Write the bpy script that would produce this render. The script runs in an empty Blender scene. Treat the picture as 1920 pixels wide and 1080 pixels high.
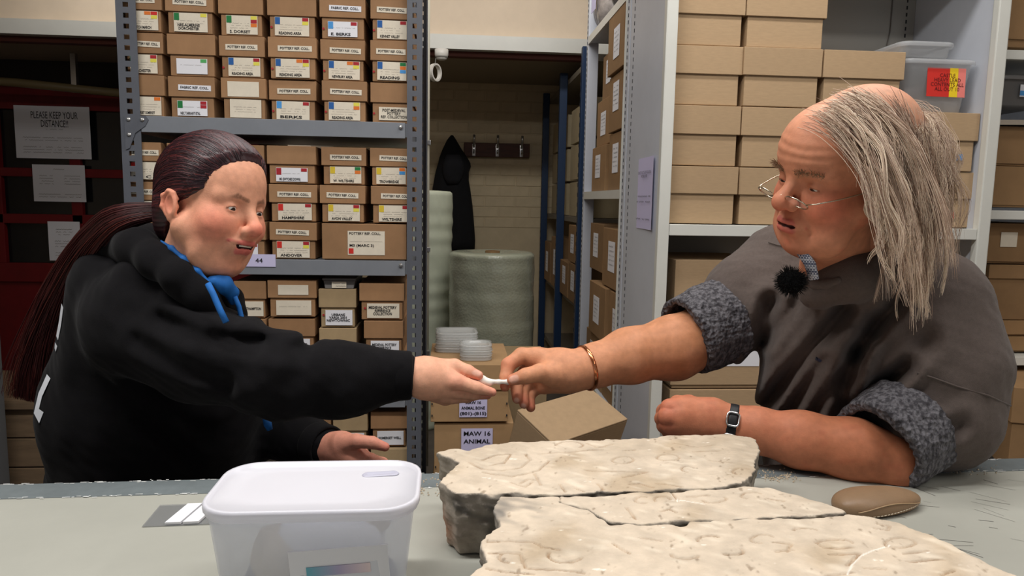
import bpy, bmesh, math, random
import numpy as np
from mathutils import Vector, Matrix
random.seed(7); np.random.seed(7)
SC = bpy.context.scene
COL = SC.collection
PI = math.pi

# ---------------------------------------------------------------- camera
FPX = 1350.0                                   # focal length in pixels of a 1920 wide frame
YAW, PITCH, ROLL = math.atan(110/FPX), math.atan(.12), .018
CAM = np.array([0., 0., 1.17])
_f = np.array([math.sin(YAW)*math.cos(PITCH), math.cos(YAW)*math.cos(PITCH), -math.sin(PITCH)])
_r0 = np.array([math.cos(YAW), -math.sin(YAW), 0.]); _u0 = np.cross(_r0, _f)
_r = _r0*math.cos(ROLL)+_u0*math.sin(ROLL); _u = -_r0*math.sin(ROLL)+_u0*math.cos(ROLL)
cam_data = bpy.data.cameras.new('camera'); cam_data.sensor_width = 36; cam_data.lens = 36*FPX/1920
cam_data.clip_start = .02
cam = bpy.data.objects.new('camera', cam_data); COL.objects.link(cam)
M = Matrix(((_r[0], _u[0], -_f[0], CAM[0]), (_r[1], _u[1], -_f[1], CAM[1]), (_r[2], _u[2], -_f[2], CAM[2]), (0, 0, 0, 1)))
cam.matrix_world = M
SC.camera = cam
def ray(x, y): return _f*FPX+_r*(x-960)-_u*(y-540)
def P(x, y, Y):
    d = ray(x, y); return CAM+d*(Y/d[1])
def Q(x, y, z):
    d = ray(x, y); return CAM+d*((z-CAM[2])/d[2])
def XP(x, y, X):
    d = ray(x, y); return CAM+d*(X/d[0])

# ---------------------------------------------------------------- world, lights, exposure
w = bpy.data.worlds.new('world'); SC.world = w; w.use_nodes = True
w.node_tree.nodes['Background'].inputs[0].default_value = (.80, .86, 1, 1)
w.node_tree.nodes['Background'].inputs[1].default_value = .29
def area(name, loc, size, power, col=(1, .98, .96), rot=(0, 0, 0)):
    L = bpy.data.lights.new(name, 'AREA'); L.shape = 'RECTANGLE'; L.size, L.size_y = size; L.energy = power; L.color = col
    o = bpy.data.objects.new(name, L); COL.objects.link(o); o.location = loc; o.rotation_euler = rot
    return o
area('fluorescent_or_fill_light', (.62, .7, 2.62), (1.5, .16), 14)
area('fluorescent_or_fill_light', (-.8, .8, 2.62), (1.5, .16), 32)
area('fluorescent_or_fill_light', (1.9, -.3, 2.62), (.16, 1.5), 15)
area('fluorescent_or_fill_light', (.9, 1.75, 2.62), (1.5, .16), 15)
area('fluorescent_or_fill_light', (-1.5, 3.6, 2.6), (1.3, .1), 5, rot=(1.05, 0, 0))  # added fill, tilted to brighten the beam and upper wall at left
area('fluorescent_or_fill_light', (.2, 2.95, 2.6), (1.1, .1), 10, rot=(.8, 0, 0))  # added fill aimed at the alcove and the wall above it
SC.view_settings.view_transform = 'Standard'; SC.view_settings.look = 'None'
SC.view_settings.gamma = 1; SC.view_settings.use_curve_mapping = False
SC.view_settings.exposure = .05
SC.cycles.use_denoising = True
SC.cycles.max_bounces = 10; SC.cycles.transparent_max_bounces = 16

# ---------------------------------------------------------------- materials
def lin(c):
    out = []
    for v in c:
        v /= 255.
        out.append(v/12.92 if v <= .04045 else ((v+.055)/1.055)**2.4)
    return (*out, 1)
MATS = {}
def mat(name, c, rough=.7, metal=0., var=0., vscale=8., bump=0., bscale=120., c2=None, objrand=0., stretch=None, spec=.4, sheen=0.):
    if name in MATS: return MATS[name]
    m = bpy.data.materials.new(name); m.use_nodes = True; nt = m.node_tree; N = nt.nodes; Lk = nt.links
    b = N['Principled BSDF']; b.inputs['Base Color'].default_value = lin(c); b.inputs['Roughness'].default_value = rough
    b.inputs['Metallic'].default_value = metal; b.inputs['Specular IOR Level'].default_value = spec
    if sheen: b.inputs['Sheen Weight'].default_value = sheen; b.inputs['Sheen Roughness'].default_value = .4
    tc = N.new('ShaderNodeTexCoord'); src = tc.outputs['Object']
    if stretch:
        mp = N.new('ShaderNodeMapping'); mp.inputs['Scale'].default_value = stretch; Lk.new(src, mp.inputs[0]); src = mp.outputs[0]
    colout = None
    if var or c2:
        nz = N.new('ShaderNodeTexNoise'); nz.inputs['Scale'].default_value = vscale; nz.inputs['Detail'].default_value = 6; nz.inputs['Roughness'].default_value = .65
        Lk.new(src, nz.inputs[0])
        rp = N.new('ShaderNodeValToRGB'); a = lin(c)
        e = lin(c2) if c2 else tuple(v*(1-var) for v in a[:3])+(1,)
        rp.color_ramp.elements[0].color = e; rp.color_ramp.elements[1].color = a if c2 else tuple(min(1, v*(1+var*.6)) for v in a[:3])+(1,)
        rp.color_ramp.elements[0].position = .35; rp.color_ramp.elements[1].position = .65
        Lk.new(nz.outputs[0], rp.inputs[0]); colout = rp.outputs[0]
    if objrand:
        oi = N.new('ShaderNodeObjectInfo'); hs = N.new('ShaderNodeHueSaturation'); mr = N.new('ShaderNodeMapRange')
        mr.inputs[3].default_value = 1-objrand; mr.inputs[4].default_value = 1+objrand
        Lk.new(oi.outputs['Random'], mr.inputs[0]); Lk.new(mr.outputs[0], hs.inputs['Value'])
        if colout: Lk.new(colout, hs.inputs['Color'])
        else: hs.inputs['Color'].default_value = lin(c)
        colout = hs.outputs[0]
    if colout: Lk.new(colout, b.inputs['Base Color'])
    if bump:
        n2 = N.new('ShaderNodeTexNoise'); n2.inputs['Scale'].default_value = bscale; n2.inputs['Detail'].default_value = 4
        Lk.new(src, n2.inputs[0])
        bp = N.new('ShaderNodeBump'); bp.inputs['Strength'].default_value = bump; bp.inputs['Distance'].default_value = .002
        Lk.new(n2.outputs[0], bp.inputs['Height']); Lk.new(bp.outputs[0], b.inputs['Normal'])
    MATS[name] = m; return m
def vcol_mat(name, rough=.55, bump=.0, bscale=300, sss=0., spec=.4, mottling=.1, mscale=60):
    m = bpy.data.materials.new(name); m.use_nodes = True; nt = m.node_tree; N = nt.nodes; Lk = nt.links
    b = N['Principled BSDF']; b.inputs['Roughness'].default_value = rough; b.inputs['Specular IOR Level'].default_value = spec
    at = N.new('ShaderNodeAttribute'); at.attribute_name = 'Col'
    tc = N.new('ShaderNodeTexCoord'); nz = N.new('ShaderNodeTexNoise'); nz.inputs['Scale'].default_value = mscale; nz.inputs['Detail'].default_value = 5
    Lk.new(tc.outputs['Object'], nz.inputs[0])
    mr = N.new('ShaderNodeMapRange'); mr.inputs[1].default_value = .3; mr.inputs[2].default_value = .7; mr.inputs[3].default_value = 1-mottling; mr.inputs[4].default_value = 1+mottling
    Lk.new(nz.outputs[0], mr.inputs[0])
    mx = N.new('ShaderNodeVectorMath'); mx.operation = 'SCALE'; Lk.new(at.outputs['Color'], mx.inputs[0]); Lk.new(mr.outputs[0], mx.inputs['Scale'])
    Lk.new(mx.outputs[0], b.inputs['Base Color'])
    if sss:
        b.inputs['Subsurface Weight'].default_value = sss; b.inputs['Subsurface Radius'].default_value = (.012, .004, .002); b.inputs['Subsurface Scale'].default_value = .6
    if bump:
        n2 = N.new('ShaderNodeTexNoise'); n2.inputs['Scale'].default_value = bscale; n2.inputs['Detail'].default_value = 3; Lk.new(tc.outputs['Object'], n2.inputs[0])
        bp = N.new('ShaderNodeBump'); bp.inputs['Strength'].default_value = bump; bp.inputs['Distance'].default_value = .0015
        Lk.new(n2.outputs[0], bp.inputs['Height']); Lk.new(bp.outputs[0], b.inputs['Normal'])
    return m
def clear_mat(name, c, alpha_w=.5, rough=.2, milky=.5):
    """translucent plastic: part see-through, part milky"""
    m = bpy.data.materials.new(name); m.use_nodes = True; nt = m.node_tree; N = nt.nodes; Lk = nt.links
    b = N['Principled BSDF']; b.inputs['Base Color'].default_value = lin(c); b.inputs['Roughness'].default_value = rough
    out = N['Material Output']; tr = N.new('ShaderNodeBsdfTransparent'); tl = N.new('ShaderNodeBsdfTranslucent'); tl.inputs[0].default_value = lin(c)
    m1 = N.new('ShaderNodeMixShader'); m1.inputs[0].default_value = milky; Lk.new(b.outputs[0], m1.inputs[1]); Lk.new(tl.outputs[0], m1.inputs[2])
    m2 = N.new('ShaderNodeMixShader'); m2.inputs[0].default_value = alpha_w; Lk.new(m1.outputs[0], m2.inputs[1]); Lk.new(tr.outputs[0], m2.inputs[2])
    Lk.new(m2.outputs[0], out.inputs[0]); MATS[name] = m; return m

BROWN = mat('brown_card', (158, 120, 84), .75, var=.1, vscale=14, bump=.05, bscale=300, objrand=.09)
BUFF = mat('buff_card', (178, 150, 116), .8, var=.06, vscale=40, bump=.05, bscale=400, objrand=.05, stretch=(1, 1, 6))
PALEB = mat('pale_card', (172, 148, 112), .8, var=.08, vscale=20, objrand=.05)
DKBR = mat('kraft_card', (146, 114, 78), .8, var=.1, vscale=10, objrand=.12)
CREAM = mat('cream_paper', (226, 216, 196), .8, var=.05, vscale=30)
WHITE = mat('white_paper', (232, 232, 236), .8)
LILAC = mat('lilac_paper', (205, 200, 232), .8)
INK = mat('black_ink', (22, 20, 24), .7)
FAINT = mat('faint_ink', (128, 120, 112), .8)
ST = {'g': mat('sticker_green', (30, 120, 62)), 'b': mat('sticker_blue', (36, 92, 158)), 'r': mat('sticker_red', (206, 44, 34)),
      'd': mat('sticker_dark_red', (168, 34, 44)), 'o': mat('sticker_orange', (222, 118, 44)), 'y': mat('sticker_yellow', (226, 216, 84)),
      'l': mat('sticker_light_blue', (74, 150, 214)), 'k': mat('sticker_gold', (214, 186, 50)), 'n': mat('sticker_pale_green', (84, 170, 96))}
RACK = mat('grey_enamel', (92, 95, 102), .45, var=.06, vscale=20)
BEAM = mat('grey_shelf_enamel', (128, 132, 138), .4, var=.05, vscale=12)
STEEL = mat('zinc_steel', (200, 200, 198), .3, metal=.9)
WMETAL = mat('white_enamel', (214, 214, 206), .35, var=.03)
GMETAL = mat('pale_grey_enamel', (198, 202, 210), .45, var=.04, vscale=6)
BLUEM = mat('blue_enamel', (28, 52, 84), .45)
WALL = mat('cream_wall', (226, 208, 184), .85, var=.05, vscale=5, bump=.06, bscale=60)
BRICKP = mat('painted_brick', (206, 188, 154), .8, var=.08, vscale=9, bump=.25, bscale=50)
REDP = mat('dark_red_paint', (112, 14, 18), .55, var=.15)
DARKG = mat('dark_glass', (22, 24, 26), .15)
FLOORM = mat('floor_lino', (92, 84, 76), .7, var=.2)

# ---------------------------------------------------------------- helpers
class MB:
    def __init__(s): s.v = []; s.f = []
    def quad(s, a, b, c, d):
        n = len(s.v); s.v += [tuple(a), tuple(b), tuple(c), tuple(d)]; s.f.append((n, n+1, n+2, n+3)); return s
    def box(s, x0, x1, y0, y1, z0, z1, ch=0.):
        n = len(s.v)
        if not ch:
            s.v += [(x, y, z) for z in (z0, z1) for y in (y0, y1) for x in (x0, x1)]
            s.f += [tuple(n+i for i in q) for q in ((0, 2, 3, 1), (4, 5, 7, 6), (0, 1, 5, 4), (2, 6, 7, 3), (0, 4, 6, 2), (1, 3, 7, 5))]
        else:
            bm = bmesh.new(); bmesh.ops.create_cube(bm, size=1)
            for v in bm.verts: v.co = ((x0+x1)/2+v.co.x*(x1-x0), (y0+y1)/2+v.co.y*(y1-y0), (z0+z1)/2+v.co.z*(z1-z0))
            bmesh.ops.bevel(bm, geom=bm.edges[:], offset=ch, segments=2, affect='EDGES', profile=.6)
            bm.verts.index_update()
            s.v += [tuple(v.co) for v in bm.verts]; s.f += [tuple(n+v.index for v in f.verts) for f in bm.faces]; bm.free()
        return s
    def tube(s, pts, rad, seg=8, cap=True):
        pts = [np.array(p, float) for p in pts]; n0 = len(s.v); k = len(pts)
        rr = rad if hasattr(rad, '__len__') else [rad]*k
        ref = None
        for i, p in enumerate(pts):
            t = pts[min(i+1, k-1)]-pts[max(i-1, 0)]; t = t/(np.linalg.norm(t)+1e-12)
            if ref is None:
                ref = np.array([0, 0, 1.]) if abs(t[2]) < .9 else np.array([1., 0, 0])
            a = ref-t*(ref@t); a /= np.linalg.norm(a)+1e-12; ref = a; b = np.cross(t, a)
            for j in range(seg):
                an = 2*PI*j/seg; q = p+(a*math.cos(an)+b*math.sin(an))*rr[i]; s.v.append(tuple(q))
        for i in range(k-1):
            for j in range(seg):
                j2 = (j+1) % seg; s.f.append((n0+i*seg+j, n0+i*seg+j2, n0+(i+1)*seg+j2, n0+(i+1)*seg+j))
        if cap:
            s.f.append(tuple(n0+j for j in range(seg))[::-1]); s.f.append(tuple(n0+(k-1)*seg+j for j in range(seg)))
        return s
    def lathe(s, prof, seg=32, c=(0, 0, 0)):
        n0 = len(s.v); k = len(prof)
        for (r_, z) in prof:
            for j in range(seg):
                an = 2*PI*j/seg; s.v.append((c[0]+r_*math.cos(an), c[1]+r_*math.sin(an), c[2]+z))
        for i in range(k-1):
            for j in range(seg):
                j2 = (j+1) % seg; s.f.append((n0+i*seg+j, n0+i*seg+j2, n0+(i+1)*seg+j2, n0+(i+1)*seg+j))
        return s
    def build(s, name, m, parent=None, smooth=False):
        me = bpy.data.meshes.new(name); me.from_pydata(s.v, [], s.f); me.update()
        me.materials.append(m)
        if smooth: me.polygons.foreach_set('use_smooth', [True]*len(me.polygons))
        o = bpy.data.objects.new(name, me); COL.objects.link(o)
        if parent: o.parent = parent
        return o
def obj(name, me, parent=None):
    o = bpy.data.objects.new(name, me); COL.objects.link(o)
    if parent: o.parent = parent
    return o
def tag(o, label, cat, group=None, kind=None):
    o['label'] = label; o['category'] = cat
    if group: o['group'] = group
    if kind: o['kind'] = kind
    return o
def struct(o, label=None):
    o['kind'] = 'structure'
    if label: o['label'] = label
    return o
def thing(name, label, cat, loc=(0, 0, 0), rot=(0, 0, 0), group=None):
    o = bpy.data.objects.new(name, None); COL.objects.link(o); o.location = tuple(loc); o.rotation_euler = rot; o.empty_display_size = .05
    return tag(o, label, cat, group)
TEXTS = []
def text(body, parent, loc, rot, width, size, m=INK, name='lettering', bold=.0):
    """flat lettering; loc/rot in the parent's frame, centred, squeezed to width"""
    c = bpy.data.curves.new(name, 'FONT'); c.body = body; c.size = size; c.align_x = 'CENTER'; c.align_y = 'CENTER'
    c.space_line = .85; c.resolution_u = 2; c.offset = bold; c.materials.append(m)
    o = bpy.data.objects.new(name, c); COL.objects.link(o); o.parent = parent; o.location = loc; o.rotation_euler = rot
    TEXTS.append((o, width)); return o
def squiggle(mb, x0, x1, z, h, y, th=.0006, step=.0022):
    """one line of illegible handwriting, as thin strokes on the plane at y"""
    x = x0; up = 1
    while x < x1:
        nx = x+step*random.uniform(.7, 1.5)
        if random.random() < .14: x = nx+step; continue
        z1, z2 = z-up*h/2*random.uniform(.4, 1), z+up*h/2*random.uniform(.4, 1)
        mb.quad((x, y, z1-th), (nx, y, z2-th), (nx, y, z2+th), (x, y, z1+th)); x = nx; up = -up
# ================================================================ the setting
ZF = 0.0
struct(MB().box(-4.2, 3.6, -2.6, 5.4, -.1, ZF).build('floor', FLOORM), 'dark worn storeroom floor')
wb = struct(MB().box(-4.2, 3.6, 5.32, 5.4, 0, 3.0).build('wall_back', BRICKP), 'cream painted brick wall behind the coat hooks')
struct(MB().box(-4.2, -4.1, -2.6, 5.3, 0, 2.7).build('wall_left', WALL))
struct(MB().box(3.6, 3.7, -2.6, 5.3, 0, 2.7).build('wall_right', WALL))
struct(MB().box(-4.2, 3.7, -2.7, 5.4, 2.7, 2.8).build('ceiling', WALL))
# upper wall above the mezzanine edge, its steel edge beam and the low ceiling behind
struct(MB().box(-4.1, 3.6, 4.16, 4.24, 2.0, 2.7).build('wall_upper', WALL), 'cream upper wall above the white beam')
struct(MB().box(-4.1, 3.6, 4.1, 4.155, 1.998, 2.075).build('trim_1', WMETAL), 'white painted steel beam across the low opening')
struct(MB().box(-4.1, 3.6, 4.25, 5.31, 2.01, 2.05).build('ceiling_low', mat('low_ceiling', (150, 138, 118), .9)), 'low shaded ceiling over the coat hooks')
struct(MB().box(-4.1, 3.6, 4.16, 4.22, 1.97, 1.997).build('trim_2', mat('rust_steel', (92, 46, 34), .7)))
# brick courses of the back wall: painted bricks, slightly proud, where the photograph shows them
bw, bh = .215, .068
me = None
nb = 0
for i in range(14):
    z = .98+i*(bh+.008)
    for j in range(6):
        x = -.45+j*(bw+.01)+(bw/2 if i % 2 else 0)
        if x+bw > .95: continue
        if me is None: me = MB().box(0, bw, -.004, 0, 0, bh, ch=.0035).build('brick', BRICKP, wb); me.location = (x, 5.32, z); bme = me.data
        else:
            o = obj('brick', bme, wb); o.location = (x+random.uniform(-.002, .002), 5.32+random.uniform(0, .002), z)

# red glazed partition / door on the left, in shade
DY = 4.9
D = struct(MB().box(-4.05, -1.0, DY+.02, DY+.06, 0, .62).build('door_1', REDP), 'dark red glazed door with notices, in shade')
def rbar(x0, x1, z0, z1, n='bar'): return MB().box(x0, x1, DY, DY+.06, z0, z1, ch=.004).build(n, REDP, D)
for (z0, z1) in ((.594, .717), (.974, 1.035), (1.274, 1.329), (1.697, 1.844)): rbar(-4.05, -1.0, z0, z1, 'rail')
sx_ = (-4.04, -3.61, -2.96, -2.47, -1.78, -1.35)
for x in sx_: rbar(x, x+.067, .717, 1.697, 'stile')
for i in range(5):
    for z0, z1 in ((.717, .974), (1.035, 1.274), (1.329, 1.697)):
        MB().box(sx_[i]+.067, sx_[i+1], DY+.035, DY+.04, z0, z1).build('pane', DARKG, D)
MB().box(-4.05, -1.0, DY+.05, DY+.09, 1.844, 2.008).build('fanlight', mat('fanlight_dark', (40, 34, 30), .5), D)
pp = thing('ceiling_pipe', 'dim pipe running below the dark ceiling above the red door', 'pipe', (0, 0, 0))
MB().tube([(-4.0, 4.5, 1.86), (-2.6, 4.62, 1.82), (-1.9, 4.75, 1.78)], .025, 10).build('tube', mat('pipe_brass', (120, 104, 70), .5), pp, True)
for x, y, z in ((-3.4, 4.55, 1.84), (-2.3, 4.68, 1.8)): MB().box(x-.015, x+.015, y-.015, y+.015, z, 2.009).build('hanger', STEEL, pp)
struct(MB().box(-.95, -.82, 4.26, 5.3, 0, 1.998).build('wall_aisle', WALL), 'side wall of the coat alcove')
def notice(name, px0, py0, px1, py1, label, lines, y=4.89):
    a = P(px0, py0, y); b = P(px1, py1, y); cx, cz = (a[0]+b[0])/2, (a[2]+b[2])/2; W, H = b[0]-a[0], a[2]-b[2]
    t = thing(name, label, 'notice', (cx, y, cz), (0, 0, 0))
    MB().box(-W/2, W/2, -.0008, .0008, -H/2, H/2).build('sheet', WHITE, t)
    for (s, fx, fz, fw, size) in lines:
        if s: text(s, t, (W*fx, -.002, H*fz), (PI/2, 0, 0), W*fw, size)
        else:
            mb = MB(); n = max(1, int(size)); 
            for q in range(n): squiggle(mb, W*(fx-fw/2), W*(fx+fw/2), H*fz-q*.017, .006, -.002, .001, .007)
            mb.build('small_print', FAINT, t)
    return t
notice('notice', 25, 197, 172, 299, 'large landscape notice PLEASE KEEP YOUR DISTANCE on the red door',
       [('PLEASE KEEP YOUR', .03, .32, .62, .062), ('DISTANCE!!', .03, .16, .36, .062), ('', .02, .06, .2, 1), ('', 0, -.1, .8, 2), ('', 0, -.28, .8, 3)])
notice('notice', 60, 308, 162, 379, 'smaller landscape notice in two columns below the distance notice',
       [('', 0, .38, .2, 1), ('', -.25, .2, .25, 4), ('', .25, .2, .3, 4), ('', 0, -.3, .8, 2)])
notice('notice', 89, 415, 153, 489, 'portrait notice in the lower pane of the red door',
       [('', 0, .3, .5, 3), ('', 0, 0, .6, 3), ('', 0, -.3, .6, 2)])
t = thing('storage_crate', 'low brown wooden crate on the floor at far left', 'crate', (-1.55, 2.72, 0))
for k in range(4): MB().box(-.55, .42, -.2, -.18, .02+k*.105, .12+k*.105, ch=.003).build('plank', mat('crate_wood', (112, 92, 70), .8, var=.2, stretch=(1, 8, 8)), t)
MB().box(-.55, .42, -.18, .2, .02, .42).build('body', MATS['crate_wood'], t)
MB().box(-.57, .44, -.22, .22, .44, .47).build('top_board', MATS['crate_wood'], t)

cu = thing('added_cupboard', 'unseen grey steel cupboard added left of the rack to shade the red door', 'cupboard', (-2.05, 1.7, 0))  # out-of-frame cupboard added to cast shade on the red door
MB().box(-.6, .57, .02, .75, .05, 2.25, ch=.004).build('carcass', mat('cupboard_grey', (96, 98, 100), .5), cu)
for x0, x1 in ((-.59, -.02), (-.01, .56)):
    o = MB().box(x0, x1, 0, .0195, .07, 2.23, ch=.003).build('door', MATS['cupboard_grey'], cu); MB().box((x1 if x0 < -.3 else x0)-.06*(1 if x0 < -.3 else -1), (x1 if x0 < -.3 else x0)-.04*(1 if x0 < -.3 else -1), -.02, -.001, 1.0, 1.14, ch=.002).build('handle', mat('cupboard_steel', (180, 180, 178), .35, metal=.9), o)
MB().box(-.58, .55, .03, .73, 0, .0495).build('plinth', MATS['cupboard_grey'], cu)

# ================================================================ grey slotted-angle rack on the left
RY = 2.3
RX0, RX1 = -1.0, -.125
rk = thing('storage_rack', 'grey slotted steel rack full of brown pottery boxes', 'rack', (0, 0, 0))
def slotted(name, x, y, z0, z1, wide=.042, dx=1, dy=1, m=RACK):
    """L-shaped slotted upright: front flange with real slots, plain side flange"""
    mb = MB(); e = wide*.36; xa, xb = (x, x+dx*wide) if dx > 0 else (x-wide, x)
    t_ = .003
    mb.box(xa, xa+e, y, y+t_, z0, z1); mb.box(xb-e, xb, y, y+t_, z0, z1)
    z = z0
    while z < z1-.02:
        mb.box(xa+e, xb-e, y, y+t_, z, z+.017); z += .031
    xs = xa if dx > 0 else xb-t_
    mb.box(xs, xs+t_, min(y, y+dy*wide)+.0031, max(y, y+dy*wide), z0, z1)
    return mb.build(name, m, rk)
slotted('upright', RX0-.005, RY, 0, 2.55, .058)
slotted('upright', RX1+.022, RY, 0, 2.55, .046, dx=-1)
slotted('upright', RX0-.005, RY+.47, 0, 2.55, .05, dy=-1)
slotted('upright', RX1+.022, RY+.47, 0, 2.55, .046, dx=-1, dy=-1)
SHZ = [1.405, .975, .545, .115, 1.86]          # tops of the shelves
for z in SHZ:
    s = MB().box(RX0+.01, RX1-.02, RY+.006, RY+.46, z-.042, z).build('shelf', BEAM, rk)
    MB().box(RX0+.055, RX1-.03, RY-.001, RY+.005, z-.046, z+.002, ch=.001).build('shelf_lip', BEAM, s)
    for sx, x in ((1, RX0+.008), (-1, RX1-.008)):
        mb = MB(); g = [(0, .012), (.062, .012), (.07, 0), (.06, -.018), (.03, -.04), (.012, -.085), (0, -.09)]
        n = len(g); mb.v = [(x+sx*a, RY-.004, z-.01+b) for a, b in g]+[(x+sx*a, RY-.001, z-.01+b) for a, b in g]
        mb.f = [tuple(range(n)), tuple(range(2*n-1, n-1, -1))]+[(i, (i+1) % n, n+(i+1) % n, n+i) for i in range(n)]
        if sx > 0: mb.build('gusset', RACK, s)
        for (bx, bz) in ((.012, -.01), (.052, -.01), (.012, -.055)) if sx > 0 else ((-.035, -.012),):
            MB().lathe([(0, .006), (.004, .005), (.0065, .002), (.0065, 0)], 10).build('bolt', STEEL, s).matrix_local = Matrix.Translation((x+(bx if sx > 0 else bx), RY-.004, z+bz)) @ Matrix.Rotation(PI/2, 4, 'X')
a = P(489, 488, RY); tg = thing('shelf_ticket', 'white paper ticket numbered 44 on the middle rack shelf', 'ticket', (a[0], RY-.003, a[2]), (0, 0, 0))
MB().box(-.046, .046, -.0006, .0006, -.02, .019).build('card', LILAC, tg)
text('44', tg, (-.004, -.002, -.001), (PI/2, 0, 0), .022, .02)

def lid_mesh(mb, w_, d, h, t_=.003):
    """open-bottomed lid, top at z=0"""
    n = len(mb.v)
    for (x, y) in ((-w_/2, 0), (w_/2, 0), (w_/2, d), (-w_/2, d)): mb.v.append((x, y, 0))
    for (x, y) in ((-w_/2, 0), (w_/2, 0), (w_/2, d), (-w_/2, d)): mb.v.append((x, y, -h))
    for (x, y) in ((-w_/2+t_, t_), (w_/2-t_, t_), (w_/2-t_, d-t_), (-w_/2+t_, d-t_)): mb.v.append((x, y, -h))
    for (x, y) in ((-w_/2+t_, t_), (w_/2-t_, t_), (w_/2-t_, d-t_), (-w_/2+t_, d-t_)): mb.v.append((x, y, -t_))
    mb.f.append((n, n+1, n+2, n+3)); mb.f.append((n+15, n+14, n+13, n+12))
    for i in range(4):
        j = (i+1) % 4
        mb.f += [(n+4+i, n+4+j, n+j, n+i), (n+8+i, n+8+j, n+4+j, n+4+i), (n+12+i, n+12+j, n+8+j, n+8+i)]
    return mb
def bev(o, wd=.0022, seg=2):
    b = o.modifiers.new('edge_round', 'BEVEL'); b.width = wd; b.segments = seg; b.limit_method = 'ANGLE'; b.angle_limit = 1; return o
def card_box(x, y, z, w_, d, h, lh, label, m=BROWN, group=None, rotz=0., inset=.006, name='archive_box', mlid=None):
    t = thing(name, label, 'box', (x, y, z), (0, 0, rotz), group)
    bev(MB().box(-w_/2+inset, w_/2-inset, inset, d-inset, 0, h-.004).build('body', m, t))
    if lh: bev(lid_mesh(MB(), w_, d, lh).build('lid', mlid or m, t)).location = (0, 0, h)
    return t
def strip(t, fx, z, W, H, s, y=-.001, m=CREAM, rot=0., size=None, name='label'):
    """a paper strip with lettering on the front of a box"""
    o = MB().box(-W/2, W/2, -.0006, 0, -H/2, H/2).build(name, m, t); o.location = (fx, y, z); o.rotation_euler = (0, rot, 0)
    if s: text(s, o, (0, -.0016, 0), (PI/2, 0, 0), W*.86, size or H*.62, bold=.0002)
    return o
def body_label(t, fx, z, W, H, left, right, s, y, m=CREAM, scr=3, rot=0.):
    o = MB().box(-W/2, W/2, -.0006, 0, -H/2, H/2).build('label', m, t); o.location = (fx, y, z); o.rotation_euler = (0, rot, 0)
    for i, c in enumerate(left):
        MB().box(-W/2+.001, -W/2+.016, -.0012, -.0007, H/2-.022-i*.02, H/2-.001-i*.02).build('sticker', ST[c], o)
    n = 0
    for row in right.split('/'):
        for i, c in enumerate(row[::-1]):
            MB().box(W/2-.001-(i+1)*.019, W/2-.002-i*.019, -.0012, -.0007, H/2-.011-n*.011, H/2-.001-n*.011).build('sticker', ST[c], o)
        n += 1
    if scr:
        mb = MB()
        for q in range(scr): squiggle(mb, -W*.43+random.uniform(0, .01), W*.43-random.uniform(0, .02), H*.08-q*.007, .0028, -.0011, .0003)
        mb.build('faint_writing', FAINT, o)
    if s:
        nl = s.count('\n')+1
        text(s, o, (-.006, -.0016, -H/2+.007*nl if scr else 0), (PI/2, 0, 0), W*.66, .0115, bold=.0003)
    return o
def dot(t, x, z, y):
    o = MB().lathe([(0, .0008), (.0035, .0006), (.0035, 0)], 10).build('round_sticker', ST['d'], t)
    o.matrix_local = Matrix.Translation((x, y, z)) @ Matrix.Rotation(PI/2, 4, 'X')
ORD = ['leftmost', 'second', 'third', 'fourth', 'fifth', 'rightmost']
ROWN = ['top', 'middle', 'bottom']
PR = 'POTTERY REF. COLL.'
# columns of the rack, by pixel at the box front
CU = [(238, 312), (317, 408), (414, 500), (505, 597), (602, 688), (694, 775)]
UP = [[(PR, 'c', 'g', 'or/y', 'WITCH MARCH'), (PR, 'c', 'g', 'y', 'NRE-ALMERINE\nDORCHESTER'), (None, 'c', 'g', 'y/d/o', 'S. DORSET'), (None, 'c', 'b', 'd/y', 'READING AREA'), ('FABRIC REF. COLL.', 'w', 'l', 'd', 'E. BERKS'), (PR, 'c', 'b', 'd', 'KENNET VALLEY')],
      [(PR, 'c', 'g', 'd/y', 'DORCHESTER'), (None, 'w', '', 'n', None), (PR, 'c', 'b', 'd/y', 'READING AREA'), (PR, 'c', 'b', 'od/y', 'READING AREA'), (PR, 'c', 'b', 'od/y', 'NEWBURY AREA'), (PR, 'c', 'b', 'g/o/l', 'READING')],
      [(None, 'c', 'g', 'o', 'DORSET SOMERSET'), ('FABRIC REF. COLL.', 'w', 'g', 'd/d', 'NEC TARRANT ETAL'), (None, 'c', '', '', None), (PR, 'c', 'l', 'd', 'BERKS'), (PR, 'c', 'b', 'y/o', 'READING AREA'), (None, 'p', '', '', 'POST-MEDIEVAL\nPOTTERY\nREF. COLLECTION')]]
MID = [[(PR, 'c', 'r', '', 'M3 C'), (PR, 'w', '', '', None), (PR, 'w', '', '', None), (None, 'w', 'd', 'd', 'M3 (SWYCHES DOWN)'), (PR, 'c', 'k', 'g/o', 'W. WILTSHIRE'), (PR, 'c', 'k', 'o/l', 'TROWBRIDGE')],
       [(PR, 'c', 'b', '', None), (PR, 'c', 'r', 'd', None), (PR, 'c', 'r', 'd', None), (PR, 'c', 'r', 'd', 'HAMPSHIRE'), (PR, 'c', 'k', 'd/y', 'AVON VALLEY'), (PR, 'c', 'k', 'd', 'WILTSHIRE')],
       [(PR, 'c', 'r', 'd', None), (PR, 'w', '', 'd', None), (PR, 'w', '', 'd', 'HANTS'), (PR, 'c', 'r', 'd/y', 'ANDOVER'), None, None]]
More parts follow.
